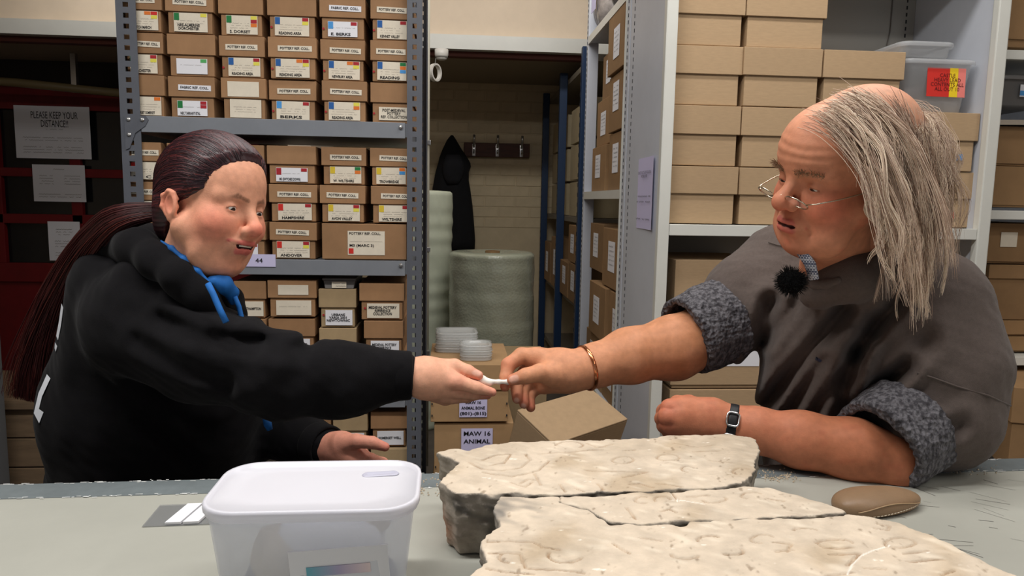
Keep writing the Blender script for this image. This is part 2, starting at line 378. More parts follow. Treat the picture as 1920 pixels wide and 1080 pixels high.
def rack_rows(rows, zsh, shelf_word, pitch):
    for ri, row in enumerate(rows):
        for ci, it in enumerate(row):
            if it is None: continue
            lidt, kind, left, right, s = it
            y = RY+.012+random.uniform(0, .02)
            ya = 228 if shelf_word == 'upper' else 490
            a, b = P(CU[ci][0], ya, y), P(CU[ci][1], ya, y)
            w_ = (b[0]-a[0])*random.uniform(.955, .99); x = (a[0]+b[0])/2+random.uniform(-.003, .003)
            h = pitch-.003; z = zsh+.002+(2-ri)*pitch
            lh = h*.49
            lab = 'brown pottery box %s, %s in the %s row of the %s rack shelf' % ('marked '+s.replace('\n', ' ') if s else 'with a blank-looking label', ORD[ci], ROWN[ri], shelf_word)
            lab = ' '.join(lab.split()[:16])
            t = card_box(x, y, z, w_, .36, h, lh, lab, group='brown pottery boxes on the grey rack', rotz=random.uniform(-.01, .01))
            zl = h-lh*.55; zb = (h-lh)*.46; W = w_*.7
            if lidt: strip(t, random.uniform(-.004, .012), zl, W, .0165, lidt, m=WHITE if 'FABRIC' in lidt else CREAM, rot=random.uniform(-.02, .03))
            elif kind == 'c' and s is None: strip(t, 0, zl, W, .045, None)
            if kind == 'p':
                o = strip(t, .006, zb, W, .04, s, y=.003, size=.012); 
            elif kind == 'w': body_label(t, 0, zb, W*.92, (h-lh)*.72, left, right, s, .003, WHITE, 1)
            else: body_label(t, random.uniform(-.002, .006), zb+.003, W, (h-lh)*.88, left, right, s, .003, CREAM, 2 if s and '\n' in s else 3, rot=random.uniform(-.01, .01))
            if left in ('b', 'l') or kind == 'p': dot(t, -w_*.42, zb, .003)
rack_rows(UP, SHZ[0], 'upper', .1255)
rack_rows(MID, SHZ[1], 'middle', .1185)
# the long box at the right end of the middle shelf
a, b = P(604, 470, RY+.015), P(762, 470, RY+.015)
t = card_box((a[0]+b[0])/2, RY+.015, SHZ[1]+.002, b[0]-a[0], .36, .1145, .112, 'wide brown box marked M3 (MARC 3) at right end of middle rack shelf', group='brown pottery boxes on the grey rack')
lb = MB().box(-.058, .058, -.0006, 0, -.038, .038).build('label', CREAM, t); lb.location = (.006, -.001, .054)
text('POTTERY REF. COLL.', lb, (-.004, -.0016, .03), (PI/2, 0, 0), .098, .011, bold=.0002)
text('M3 (MARC 3)', lb, (-.014, -.0016, -.008), (PI/2, 0, 0), .076, .011, bold=.0002)
MB().box(-.055, -.04, -.0013, -.0007, -.034, -.017).build('sticker', ST['r'], lb)
mb = MB(); squiggle(mb, -.05, .05, .005, .003, -.0013, .0003); mb.build('faint_writing', FAINT, lb)
# lower shelf
def low(px0, px1, row, zsh, h, s, label, m=BROWN, lablid=None, W=None, lm=CREAM, dotted=False, size=.0115, bl=True):
    y = RY+.014+random.uniform(0, .012); a, b = P(px0, 600, y), P(px1, 600, y)
    w_ = b[0]-a[0]; t = card_box((a[0]+b[0])/2, y, zsh, w_, .36, h, h*.48, label, m=m, group='brown pottery boxes on the grey rack', rotz=random.uniform(-.01, .01))
    if lablid is not None: strip(t, .004, h*.74, w_*.62, h*.27, lablid)
    if bl:
        o = MB().box(-w_*.36, w_*.36, -.0006, 0, -h*.2, h*.2).build('label', lm, t); o.location = (.004, .003, h*.25)
        if s: text(s, o, (-.002, -.0016, 0), (PI/2, 0, 0), w_*.62, size, bold=.0003)
        else:
            mb = MB(); squiggle(mb, -w_*.3, w_*.3, .004, .004, -.0012, .0003); mb.build('faint_writing', FAINT, o)
    if dotted: dot(t, -w_*.38, h*.32, .003)
    return t
zs = SHZ[2]+.002
R3 = [(503, 'bottom', 0), (578, 'middle', 1), (652, 'top', 2)]
hh = .118
low(440, 500, 0, zs+2*hh*1.02, hh, 'SOUTHAMPTON', 'brown box marked SOUTHAMPTON beside the hoodie cord on lower rack shelf')
low(440, 498, 0, zs+hh*1.01, hh, None, 'brown box with a short lid strip beside the hoodie front', lablid='COLL')
low(440, 500, 0, zs, hh, None, 'brown box hidden behind the sleeve on lower rack shelf, leftmost')
t = low(503, 594, 0, zs+2*hh*1.02+.004, hh*1.0, None, 'brown box with two blank cream labels on top of lower rack shelf', lablid='')
low(503, 590, 0, zs+hh*1.01, hh, 'POTTERY REFERENCE\nCOLLECTION', 'scuffed brown box marked POTTERY REFERENCE COLLECTION on lower rack shelf', lm=WHITE, size=.012)
low(503, 592, 0, zs, hh, None, 'brown box behind the sleeve under the scuffed POTTERY REFERENCE box')
low(598, 668, 0, zs+2*hh*1.02-.03, hh*1.05, 'URBANE\nVARIA 2001\nNEWTOWNIC', 'pale card box with white label and stapled lid, lower rack shelf', m=PALEB, lm=WHITE, dotted=True, size=.011)
low(598, 668, 0, zs+hh*1.01-.03, hh*1.0, 'DEVIZES', 'pale card box marked DEVIZES on lower rack shelf', m=PALEB, lm=WHITE, dotted=True)
low(598, 668, 0, zs, hh*.74, None, 'short brown box under the pale DEVIZES box', bl=False)
tb = thing('plastic_tub', 'small grey lidded plastic tub with paper label on the pale card box', 'tub', (P(636, 525, RY+.03)[0], RY+.03, zs+2*hh*1.02-.03+hh*1.05+.001))
GTUB = mat('grey_tub', (120, 118, 116), .4)
mb = MB(); 
for k, (wx, z) in enumerate(((.045, 0), (.05, .026))): mb.v += [(-wx, 0, z), (wx, 0, z), (wx, .2, z), (-wx, .2, z)]
mb.f = [(0, 1, 5, 4), (1, 2, 6, 5), (2, 3, 7, 6), (3, 0, 4, 7), (4, 5, 6, 7), (3, 2, 1, 0)]
bev(mb.build('body', GTUB, tb)); bev(MB().box(-.053, .053, -.004, .204, .0265, .034).build('lid', GTUB, tb))
o = strip(tb, 0, .013, .046, .02, None, y=-.004, m=CREAM); mb = MB(); squiggle(mb, -.02, .02, .004, .003, -.0012, .0004); squiggle(mb, -.02, .02, -.004, .003, -.0012, .0004); mb.build('faint_writing', INK, o)
low(674, 758, 0, zs+2*hh*1.02-.004, hh, 'MEDIEVAL POTTERY\nREFERENCE\nCOLLECTION', 'brown box marked MEDIEVAL POTTERY REFERENCE COLLECTION, higher of the two', dotted=True, size=.012)
low(682, 756, 0, zs+hh*1.01-.004, hh, 'MEDIEVAL POTTERY\nREFERENCE\nCOLLECTION 2', 'brown box marked MEDIEVAL POTTERY REFERENCE COLLECTION 2', lm=WHITE, size=.012)
low(676, 758, 0, zs, hh*.95, None, 'brown box with orange lid edge just above the outstretched cuff', bl=False)
zs = SHZ[3]+.002
low(560, 618, 0, zs+2*hh*1.02, hh, None, 'brown box partly behind the lower sleeve on bottom rack shelf', bl=False)
low(622, 688, 0, zs+2*hh*1.02-.003, hh*.98, None, 'pale card box with white label above the open right palm', m=PALEB, lm=WHITE)
low(694, 764, 0, zs+2*hh*1.02, hh, 'SOMERSET WELL', 'brown box with torn white label SOMERSET WELL on bottom rack shelf', lm=WHITE)
low(622, 688, 0, zs+hh, hh, None, 'brown box under the pale box, behind the open palm')
low(694, 764, 0, zs+hh*1.0, hh, 'TIMSBURY POTTERY', 'pale card box under the torn SOMERSET WELL label', m=PALEB, lm=WHITE)
for k, (x0, x1) in enumerate(((505, 560), (622, 688), (694, 764))):
    low(x0, x1, 0, zs, hh*.97, None, 'brown box on the rack bottom layer, %s from the left' % ('first', 'second', 'third')[k], bl=False)
# unseen boxes added on the topmost shelf to keep light off the red door
for k in range(5): card_box(-.86+k*.155, RY+.02, SHZ[4]+.002, .145, .38, .34, .1, 'unseen light-blocking brown box added on the topmost rack shelf, %s from left' % ORD[k], group='added light-blocking boxes on the topmost rack shelf')
# ================================================================ white shelving bay on the right
BY = 2.2
BX0, BX1 = .655, 1.69
BYB = 2.66
bay = thing('shelving_bay', 'white steel shelving bay with grey side panels, behind the man', 'shelving', (0, 0, 0))
MB().box(BX0-.022, BX0-.004, BY+.03, BYB, .02, 2.4).build('side_panel', GMETAL, bay)
MB().box(BX1+.004, BX1+.022, BY+.03, BYB, .02, 2.4).build('side_panel', GMETAL, bay)
MB().box(BX0-.003, BX1+.003, BYB-.02, BYB-.002, .02, 2.4).build('back_panel', mat('bay_back', (150, 146, 138), .6), bay)
MB().box(BX0-.024, BX0+.012, BY, BY+.029, .02, 2.4, ch=.004).build('front_post', WMETAL, bay)
MB().box(BX1-.006, BX1+.034, BY, BY+.029, .02, 2.4, ch=.004).build('front_post', WMETAL, bay)
SLOT = mat('slot_dark', (40, 40, 42), .8)
def slots(parent, axis, x, y, z0, z1, pitch=.025, ln=.013):
    mb = MB(); z = z0
    while z < z1:
        if axis == 'x': mb.box(x-.0006, x+.0006, y-.0025, y+.0025, z, z+ln)
        else: mb.box(x-.0025, x+.0025, y-.0006, y+.0006, z, z+ln)
        z += pitch
    o = mb.build('slot_row', SLOT, parent); o['kind'] = 'stuff'
slots(bay, 'x', BX0-.0225, BYB-.05, .3, 2.3)
slots(bay, 'y', BX1-.03, BYB-.0205, 1.2, 2.3)
for z in (1.108, .40, 2.02):
    s = MB().box(BX0-.002, BX1+.002, BY+.03, BYB-.022, z-.03, z, ch=.002).build('shelf', WMETAL, bay)
    MB().box(BX0+.013, BX1-.007, BY+.004, BY+.029, z-.034, z+.001, ch=.002).build('shelf_lip', WMETAL, s)
# cable clipped on the back panel
mb = MB(); mb.tube([(1.46, BYB-.023, 1.60), (1.50, BYB-.024, 1.645), (1.58, BYB-.024, 1.71), (1.60, BYB-.024, 1.82), (1.60, BYB-.024, 1.98)], .002, 6)
mb.build('cable', mat('cable_grey', (110, 104, 98)), bay, True)
rows = [(1.6635, .178), (1.4815, .181), (1.293, .1875), (1.11, .182)]     # bottom z, height of each row: top to bottom
NR = ['first', 'second', 'third', 'lowest']
def bx(px0, px1, row, label, m=BUFF):
    z, h = rows[row]; y = BY+.045+random.uniform(0, .015); yy = 410-row*0
    pyc = (60, 150, 265, 375)[row]
    a, b = P(px0, pyc, y), P(px1, pyc, y)
    return card_box((a[0]+b[0])/2, y, z+.001, b[0]-a[0], .37, h-.002, h*.47, label, m=m, group='buff archive boxes in the white bay', inset=.008)
for r in range(4):
    for c, (p0, p1) in enumerate((((1264, 1396), (1398, 1549)), ((1259, 1391), (1393, 1540)), ((1254, 1387), (1389, 1537)), ((1251, 1382), (1384, 1532)))[r]):
        bx(p0, p1, r, 'plain buff archive box, %s column from grey panel, %s row of white bay' % (('first', 'second')[c], NR[r]))
bx(1543, 1695, 1, 'plain buff archive box just above the bald crown, left of the tubs')
bx(1541, 1692, 2, 'plain buff archive box behind the crown in third row')
bx(1536, 1686, 3, 'plain buff archive box behind the long hair in lowest row')
t = bx(1698, 1834, 2, 'buff archive box with pale blue square sticker under the plastic tub')
MB().box(.055, .078, .003, .0045, .035, .055).build('sticker', ST['l'], t)
t = bx(1692, 1826, 3, 'buff archive box with a red mark in lowest row beside the hair')
MB().box(.03, .062, .003, .0045, .03, .05).build('sticker', mat('faded_red', (190, 96, 78)), t)
# translucent tubs on the fourth column
CLEAR = clear_mat('clear_plastic', (222, 224, 226), .55, .2, .3)
CLEAR2 = clear_mat('milky_plastic', (236, 238, 242), .28, .3, .45)
def rrect(w_, d, rad, n=6):
    pts = []
    for (cx, cy, a0) in ((w_/2-rad, d/2-rad, 0), (-w_/2+rad, d/2-rad, 90), (-w_/2+rad, -d/2+rad, 180), (w_/2-rad, -d/2+rad, 270)):
        for k in range(n+1):
            an = math.radians(a0+90*k/n); pts.append((cx+rad*math.cos(an), cy+rad*math.sin(an)))
    return pts
def loft(mb, rings, cap0=True, cap1=True):
    n0 = len(mb.v); n = len(rings[0])
    for r_ in rings: mb.v += [tuple(p) for p in r_]
    for i in range(len(rings)-1):
        for j in range(n):
            k = (j+1) % n; mb.f.append((n0+i*n+j, n0+i*n+k, n0+(i+1)*n+k, n0+(i+1)*n+j))
    if cap0: mb.f.append(tuple(range(n0+n-1, n0-1, -1)))
    if cap1: mb.f.append(tuple(n0+(len(rings)-1)*n+j for j in range(n)))
    return mb
def ring(w_, d, rad, z): return [(x, y, z) for x, y in rrect(w_, d, rad)]
def tub(name, label, loc, w_, d, h, taper=.86, m=None, mlid=None, rad=.03, lidh=.012, group=None, lip=.008, cat='tub'):
    t = thing(name, label, cat, loc, (0, 0, 0), group); m = m or CLEAR
    mb = loft(MB(), [ring(w_*taper-.02, d*taper-.02, rad*.7, 0), ring(w_*taper, d*taper, rad, .006), ring(w_*.98, d*.98, rad, h), ring(w_, d, rad, h+.002)], True, False)
    b = mb.build('body', m, t, True)
    sm = b.modifiers.new('wall', 'SOLIDIFY'); sm.thickness = .0012
    lm = loft(MB(), [ring(w_+2*lip, d+2*lip, rad+lip, h-.004), ring(w_+2*lip+.002, d+2*lip+.002, rad+lip, h+.002), ring(w_+2*lip, d+2*lip, rad+lip, h+lidh*.7), ring(w_, d, rad, h+lidh), ring(w_-.012, d-.012, rad, h+lidh), ring(w_-.02, d-.02, rad, h+lidh-.004)], False, True)
    l = lm.build('lid', mlid or m, t, True)
    return t
c4 = P(1765, 198, BY+.17)
zt = rows[2][0]+rows[2][1]+.001
tb = tub('plastic_tub', 'clear plastic tub with red and yellow warning label on buff box', (1.553, 2.415, zt), .245, .3, .155, .86)
lb = thing('tmp', '', ''); bpy.data.objects.remove(lb)
fy = -.3*.97/2-.004
o = MB().box(-.068, .062, -.001, 0, -.046, .046).build('warning_label', ST['r'], tb); o.location = (.028, fy+.003, .095); o.rotation_euler = (-.06, .01, 0)
MB().box(.008, .036, -.0016, -.0011, -.046, .046).build('yellow_stripe', mat('stripe_yellow', (236, 202, 30)), o)
MB().box(.0365, .062, -.0016, -.0011, -.046, .046).build('pink_stripe', mat('stripe_pink', (232, 128, 118)), o)
text('CASTLE\nHEAVY LEAD\nCONTENTS ALL\nALL OUT 10', o, (0, -.0024, 0), (PI/2, 0, 0), .112, .017, m=mat('dark_red_ink', (90, 16, 16)))
pk = MB().box(-.09, -.02, -.1, .05, .01, .09, ch=.02).build('contents', mat('packed_finds', (150, 140, 140), .5, var=.3), tb)
MB().box(.0, .08, -.08, .08, .01, .05, ch=.02).build('contents', mat('packed_dark', (72, 70, 84), .6, var=.3), tb)
tub('plastic_tub', 'shallow clear plastic tub stacked on the warning-label tub', (1.508, 2.385, zt+.1685), .175, .24, .04, .95, group=None)
# lower shelf boxes
a, b = P(1252, 735, BY+.05), P(1410, 735, BY+.05)
t = card_box((a[0]+b[0])/2+.02, BY+.05, .572, .31, .37, .422, .41, 'large kraft box with white label below the white shelf, under the raised sleeve', m=BUFF, group='large boxes under the white shelf')
strip(t, .02, .335, .10, .04, '1198', m=WHITE, size=.035)
MB().box(-.085, .14, -.0016, -.0006, .075, .2).build('label', WHITE, t)
t = card_box((a[0]+b[0])/2+.02, BY+.05, .402, .31, .37, .166, .1, 'kraft box standing under the large labelled box behind the fist', m=BUFF, group='large boxes under the white shelf')
t = card_box((a[0]+b[0])/2+.355, BY+.05, .402, .31, .37, .4, .12, 'kraft box hidden behind the brown sweatshirt on the lower white shelf', m=BUFF, group='large boxes under the white shelf')
t = card_box((a[0]+b[0])/2+.69, BY+.05, .402, .29, .37, .4, .12, 'kraft box at the right end of the lower white shelf', m=BUFF, group='large boxes under the white shelf')
# notice taped on the grey side panel
p0, p1 = P(1192, 300, 2.52), P(1228, 425, 2.3)
nt_ = thing('notice', 'lilac paper notice taped to the grey side panel', 'notice', (BX0-.0235, 2.365, 1.205), (0, 0, -PI/2))
mb = MB(); n = 8
for k in range(n+1):
    x = -.105+.21*k/n; yv = -.0005-.006*(k/n)**3
    mb.v += [(x, yv, -.118), (x, yv, .118)]
for k in range(n): mb.f.append((2*k, 2*k+2, 2*k+3, 2*k+1))
mb.build('sheet', LILAC, nt_)
text('PLEASE DO NOT LEAVE PACKAGING\nMATERIALS HERE', nt_, (0, -.0075, .062), (PI/2, 0, 0), .16, .014)
mb = MB()
for z in (-.01, -.028, -.085): squiggle(mb, -.085, .085, z, .007, -.0078, .0011, .0045)
mb.build('small_print', INK, nt_)
# the darker bay at the far right edge
rb = thing('shelving_bay', 'shaded shelving bay at the far right edge of the picture', 'shelving', (0, 0, 0))
RBX = BX1+.04
MB().box(RBX, RBX+.9, 2.9, 2.92, .02, 2.4).build('back_panel', GMETAL, rb)
MB().box(RBX+.9, RBX+.93, 2.2, 2.92, .02, 2.4).build('side_panel', GMETAL, rb)
for py in (97, 396, 668, 905):
    z = P(1895, py, 2.3)[2]
    s = MB().box(RBX+.002, RBX+.898, 2.3, 2.89, z-.015, z).build('shelf', WMETAL, rb)
    MB().box(RBX+.002, RBX+.898, 2.28, 2.299, z-.028, z+.002, ch=.002).build('shelf_lip', WMETAL, s)
def far(px0, py0, py1, wd, dp, label, y=2.34, m=DKBR, lh=.4, rot=0., lab=None):
    a = P(px0, py1, y); c = P(px0, py0, y); h = c[2]-a[2]
    t = card_box(max(a[0], RBX+.012)+wd/2, y, a[2], wd, dp, h, h*lh if lh else 0, label, m=m, group='kraft boxes in the far right bay', rotz=rot)
    if lab: strip(t, -wd/2+lab, h*.6, .06, .05, None, m=CREAM, y=-.002)
    return t
far(1874, -60, 87, .32, .4, 'brown box on the top shelf of the far right bay', lh=.9)
far(1862, 236, 310, .32, .4, 'brown box under the tilted metal tray, upper of two', lh=.95)
far(1860, 311, 388, .32, .4, 'brown box under the tilted metal tray, lower of two', lh=.95)
far(1848, 418, 494, .30, .4, 'brown box with cream square label at far right', lh=.95, lab=.075)
far(1846, 496, 600, .32, .4, 'brown lidded box below the cream label box at far right', lh=.25)
far(1844, 601, 630, .30, .4, 'flat brown box, upper of two flat ones at far right', lh=.9)
far(1846, 631, 660, .30, .4, 'flat brown box, lower of two flat ones at far right', lh=.9)
far(1846, 690, 729, .28, .4, 'low brown box standing behind the biggest box at right', lh=.9, y=2.62)
t = far(1850, 738, 900, .42, .5, 'biggest brown box with overhanging lid at right, beside the shoulder', lh=.42, y=2.0, rot=-.35)
tt = tub('plastic_tub', 'grey tub with pale label on the metal tray at far right', (RBX+.2, 2.5, P(1895, 212, 2.5)[2]+.004), .22, .3, .09, .9, m=GTUB)
strip(tt, .0, .05, .06, .04, None, m=WHITE, y=-.15)
MB().box(-.03, .03, -.1515, -.1508, .034, .05).build('label_print', ST['l'], tt)
tr = thing('metal_tray', 'tilted bare metal tray edge in the far right bay', 'tray', (RBX+.012, 2.32, P(1862, 226, 2.3)[2]), (0, -.02, 0))
MB().box(0, .6, 0, .5, -.006, 0).build('plate', STEEL, tr); MB().box(0, .6, -.003, 0, -.012, .004).build('rim', STEEL, tr)

# ================================================================ aisle: units facing the passage
AX = .632
un = thing('shelving_unit', 'pale steel shelving unit facing the passage, loaded with labelled boxes', 'shelving', (0, 0, 0))
UY0, UY1 = 2.672, 3.56
def cpost(y0, y1, x0=AX, m=GMETAL, parent=un, z1=2.3): return MB().box(x0, x0+.05, y0, y1, .02, z1, ch=.003).build('post', m, parent)
cpost(UY0+.002, UY0+.05); cpost(UY1-.045, UY1)
MB().box(AX-.004, AX+.004, UY0+.056, UY0+.064, .05, 2.2).build('post_edge', WMETAL, un)
MB().box(AX+.47, AX+.485, UY0, UY1, .02, 2.3).build('back_panel', GMETAL, un)
slots(un, 'x', AX-.0008, UY0+.03, .3, 2.25); slots(un, 'x', AX-.0008, UY1-.02, .3, 2.25)
for z in (1.955, 1.222, .34):
    s = MB().box(AX+.006, AX+.468, UY0+.066, UY1-.047, z-.028, z).build('shelf', GMETAL, un)
    MB().box(AX-.002, AX+.005, UY0+.066, UY1-.047, z-.034, z+.001).build('shelf_lip', WMETAL, s)
def side_box(y0, y1, z0, z1, x, label, m=DKBR, lab=True, grp='labelled boxes on the passage shelving', wd=.34):
    """a box whose front (label) faces the passage, -X"""
    t = card_box(x, (y0+y1)/2, z0, y1-y0, wd, z1-z0, 0, label, m=m, group=grp, rotz=-PI/2, inset=.0)
    if lab:
        W, H = (y1-y0)*.36, (z1-z0)*.5
        o = MB().box(-W/2, W/2, -.0008, 0, -H/2, H/2).build('label', WHITE, t); o.location = (random.uniform(-.02, .02), -.001, (z1-z0)*random.uniform(.45, .6))
        mb = MB()
        for q in range(5): squiggle(mb, -W*.38, W*.38, H*.33-q*H*.15, H*.07, -.0014, .0008, .005)
        mb.build('printed_lines', INK, o)
    return t
zz = 1.224
LB = 'kraft box with white label on passage shelf, %s'
for i, (h0, h1, x) in enumerate(((0, .235, .012), (.237, .465, .005), (.467, .705, -.006))):
    side_box(2.765, 3.05, zz+h0, zz+h1, AX+x+.006, LB % ('near column, bottom box', 'near column, middle box', 'near column, top box')[i])
for i, (h0, h1, x) in enumerate(((0, .205, .012), (.207, .415, .03), (.417, .625, .05))):
    side_box(3.12, 3.42, zz+h0, zz+h1, AX+x+.006, LB % ('far column, bottom box', 'far column, middle box', 'far column, top box')[i])
for i, (y0, y1, z0, z1, x) in enumerate(((2.76, 3.1, .82, 1.07, .01), (3.15, 3.45, .86, 1.08, .02), (2.74, 2.93, .58, .815, .01), (2.95, 3.3, .58, .818, -.005), (3.05, 3.42, .342, .576, .01), (2.74, 3.03, .342, .577, .01))):
    side_box(y0, y1, z0, z1, AX+x+.006, 'kraft box under the passage shelf, ' + ('upper right of the heap', 'upper left of the heap', 'narrow one in the middle right', 'middle left one', 'lower left one', 'lower right one')[i])
# bundle of wrapped material on top of the unit
BAGM = clear_mat('bag_plastic', (214, 206, 198), .35, .25, .3)
# blue racks further down the passage
br = thing('storage_rack', 'dark blue steel rack deeper in the shaded passage', 'rack', (0, 0, 0))
for y in (3.64, 4.40, 5.22): MB().box(AX-.005, AX+.04, y, y+.04, .02, 1.94, ch=.002).build('post', BLUEM, br)
for y in (3.66, 4.40, 5.20): slots(br, 'x', AX-.0056, y+.02, .5, 1.9, .05, .02)
for z in (1.90, 1.09, .62, .2): MB().box(AX+.042, AX+.5, 3.64, 5.26, z-.03, z).build('shelf', mat('dusty_shelf', (120, 112, 98), .7), br)
TUBB = mat('beige_tub', (182, 166, 132), .5, var=.08)
k = 0
for i, y0 in enumerate((3.72, 4.05, 4.48, 4.85)):
    for j in range(3):
        t = side_box(y0, y0+.29, 1.092+j*.21, 1.092+j*.21+.2, AX+.06, 'beige box on the dark blue rack, stack %s, %s' % (('one', 'two', 'three', 'four')[i], ('bottom', 'middle', 'top')[j]), m=TUBB, lab=(j == 2 and i == 0), grp='beige boxes on the blue rack', wd=.3)
for i, (y0, z0, z1) in enumerate(((3.75, .622, .84), (4.08, .622, .83), (3.78, .842, 1.05), (4.5, .622, .95), (4.85, .622, .9))):
    side_box(y0, y0+.3, z0, z1, AX+.02, 'kraft box on the middle level of the blue rack, ' + ('nearest low one', 'second low one', 'nearest upper one', 'third one', 'farthest one')[i], lab=True, grp='kraft boxes on the blue rack')
# ================================================================ coat alcove: hooks, coat, rolls, sensor
hk = thing('coat_hook_rail', 'dark wooden rail with three metal coat hooks on cream wall', 'hook rail', (P(940, 282, 5.29)[0], 5.30, P(940, 282, 5.29)[2]))
WOOD = mat('dark_wood', (84, 46, 30), .55, var=.25, stretch=(1, 8, 8))
MB().box(-.27, .205, -.025, 0, -.05, .05, ch=.004).build('board', WOOD, hk)
for x in (-.2, -.03, .145):
    mb = MB().box(x-.012, x+.012, -.03, -.0255, -.045, .04, ch=.001)
    mb.tube([(x, -.03, .02), (x, -.07, .03), (x, -.085, .07), (x, -.08, .1)], [.008, .008, .008, .009], 8)
    mb.tube([(x, -.03, -.02), (x, -.055, -.025), (x, -.06, .0)], .006, 8)
    mb.build('hook', STEEL, hk, True)
# smoke sensor, hanging tape roll, cable conduit
sn = thing('ceiling_sensor', 'small white cylindrical sensor fixed under the white beam', 'sensor', tuple(P(828, 93, 4.06)))
MB().lathe([(0, 0), (.037, 0), (.037, -.03), (.033, -.036), (.028, -.05), (.02, -.055), (0, -.056)], 24).build('housing', mat('white_plastic', (225, 222, 214), .4), sn, True)
MB().lathe([(.034, -.037), (.036, -.04), (.034, -.043)], 24).build('grille_ring', mat('grey_plastic', (120, 118, 112), .5), sn, True)
p = P(816, 136, 4.0); tp = thing('tape_roll', 'white ring of tape hanging below the sensor', 'tape', tuple(p), (0, 0, .9))
mb = MB(); n = 28; R_, r_ = .042, .034
prof = [(R_, -.012), (R_, .012), (r_, .012), (r_, -.012), (R_, -.012)]
for i in range(n):
    a = 2*PI*i/n
    for (q, yy) in prof[:4]: mb.v.append((q*math.cos(a), yy, q*math.sin(a)*1.12))
for i in range(n):
    j = (i+1) % n
    for k in range(4): mb.f.append((i*4+k, i*4+(k+1) % 4, j*4+(k+1) % 4, j*4+k))
mb.build('ring', MATS['white_plastic'], tp); MB().tube([(0, 0, .046), (.004, 0, .075)], .0025, 6).build('hanger', MATS['grey_plastic'], tp)
cd = thing('cable_conduit', 'thin pale vertical conduit beside the grey rack post', 'pipe', (P(801, 400, 3.1)[0], 3.1, 0))
MB().tube([(0, 0, 0), (0, 0, 1.99)], .009, 10).build('pipe', mat('conduit_grey', (168, 164, 148), .5), cd, True)
for z in (.5, .95, 1.4): MB().box(-.014, .014, -.012, .012, z, z+.02, ch=.002).build('clip', STEEL, cd)
# hanging dark coat: folded cloth surface
ct = thing('hanging_coat', 'black hooded coat hanging from the wooden hook rail', 'coat', (0, 0, 0))
prof = [(254, 845, 850), (263, 838, 856), (280, 830, 866), (296, 824, 877), (305, 822, 882), (312, 820, 883), (322, 817, 879), (338, 814, 879), (355, 811, 882), (385, 811, 886), (420, 813, 889), (450, 814, 891), (468, 816, 890)]
rings = []
for k, (py, x0, x1) in enumerate(prof):
    a, b = P(x0, py, 5.2), P(x1, py, 5.2); c = (a+b)/2; hw = (b[0]-a[0])/2; rg = []
    for j in range(40):
        an = 2*PI*j/40; fold = 1+.10*math.sin(an*6+k*.35)*min(1, k/4)
        rg.append((c[0]+hw*math.cos(an)*(1+.02*math.sin(an*6)), 5.2+min(.075, .02+hw*.45)*math.sin(an)*fold, c[2]))
    rings.append(rg)
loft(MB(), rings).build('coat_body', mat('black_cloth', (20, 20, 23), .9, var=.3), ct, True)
# hood over the collar
hc = []
for k in range(7):
    q = k/6; py = 290+q*55; a, b = P(834-q*6, py, 5.13), P(866+q*4, py, 5.13); c = (a+b)/2; hw = (b[0]-a[0])/2*math.sin(PI*(.25+.6*q))*1.1
    hc.append([(c[0]+hw*math.cos(2*PI*j/24), 5.12+.035*math.sin(2*PI*j/24)*math.sin(PI*(.15+.75*q)), c[2]) for j in range(24)])
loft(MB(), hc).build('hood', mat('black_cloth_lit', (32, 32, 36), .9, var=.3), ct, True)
# rolls of packing foam and bubble wrap
def wrap_roll(name, label, cx, cy, z0, z1, rad, m, ribs, amp, seg=64):
    t = thing(name, label, 'roll', (cx, cy, z0)); n = 90; mb = MB(); H = z1-z0
    prof = [(.03, H-.01), (rad*.6, H+.004), (rad*.93, H), (rad*.985, H-.008)]
    for i in range(1, n):
        z = H-.008-(H-.01)*i/n; prof.append((rad+amp*math.sin(z/H*ribs*2*PI)+amp*.6*math.sin(z*91), z))
    prof.append((rad*.97, 0)); prof.append((.03, 0)); prof = prof[::-1]
    mb.lathe(prof, seg)
    v = np.array(mb.v); an = np.arctan2(v[:, 1], v[:, 0]); k = 1+.012*np.sin(an*3+v[:, 2]*6)+.006*np.sin(an*9+v[:, 2]*25)
    v[:, :2] *= k[:, None]; mb.v = [tuple(q) for q in v]
    mb.build('wrapped_sheet', m, t, True)
    MB().lathe([(.03, .002), (.03, H+.006), (.036, H+.006), (.036, .002)], 20).build('core_tube', DKBR, t)
    return t
def bubble_mat():
    m = mat('bubble_wrap', (168, 172, 152), .22, var=.12, vscale=6, spec=.7); nt = m.node_tree; N = nt.nodes
    vo = N.new('ShaderNodeTexVoronoi'); vo.inputs['Scale'].default_value = 90; tc = N.new('ShaderNodeTexCoord'); nt.links.new(tc.outputs['Object'], vo.inputs[0])
    bp = N.new('ShaderNodeBump'); bp.inputs['Strength'].default_value = .25; bp.inputs['Distance'].default_value = .004
    nt.links.new(vo.outputs['Distance'], bp.inputs['Height']); nt.links.new(bp.outputs[0], N['Principled BSDF'].inputs['Normal'])
    N['Principled BSDF'].inputs['Coat Weight'].default_value = .3; N['Principled BSDF'].inputs['Coat Roughness'].default_value = .15
    return m
wrap_roll('bubble_wrap_roll', 'big upright roll of clear bubble wrap in the passage', .187, 3.5, .0, .925, .207, bubble_mat(), 7, .001)
FOAM = mat('white_foam', (206, 212, 190), .6, var=.06, vscale=14)
wrap_roll('foam_roll', 'taller upright roll of white packing foam below the black coat', -.19, 3.75, 0, 1.215, .18, FOAM, 14, .0016)
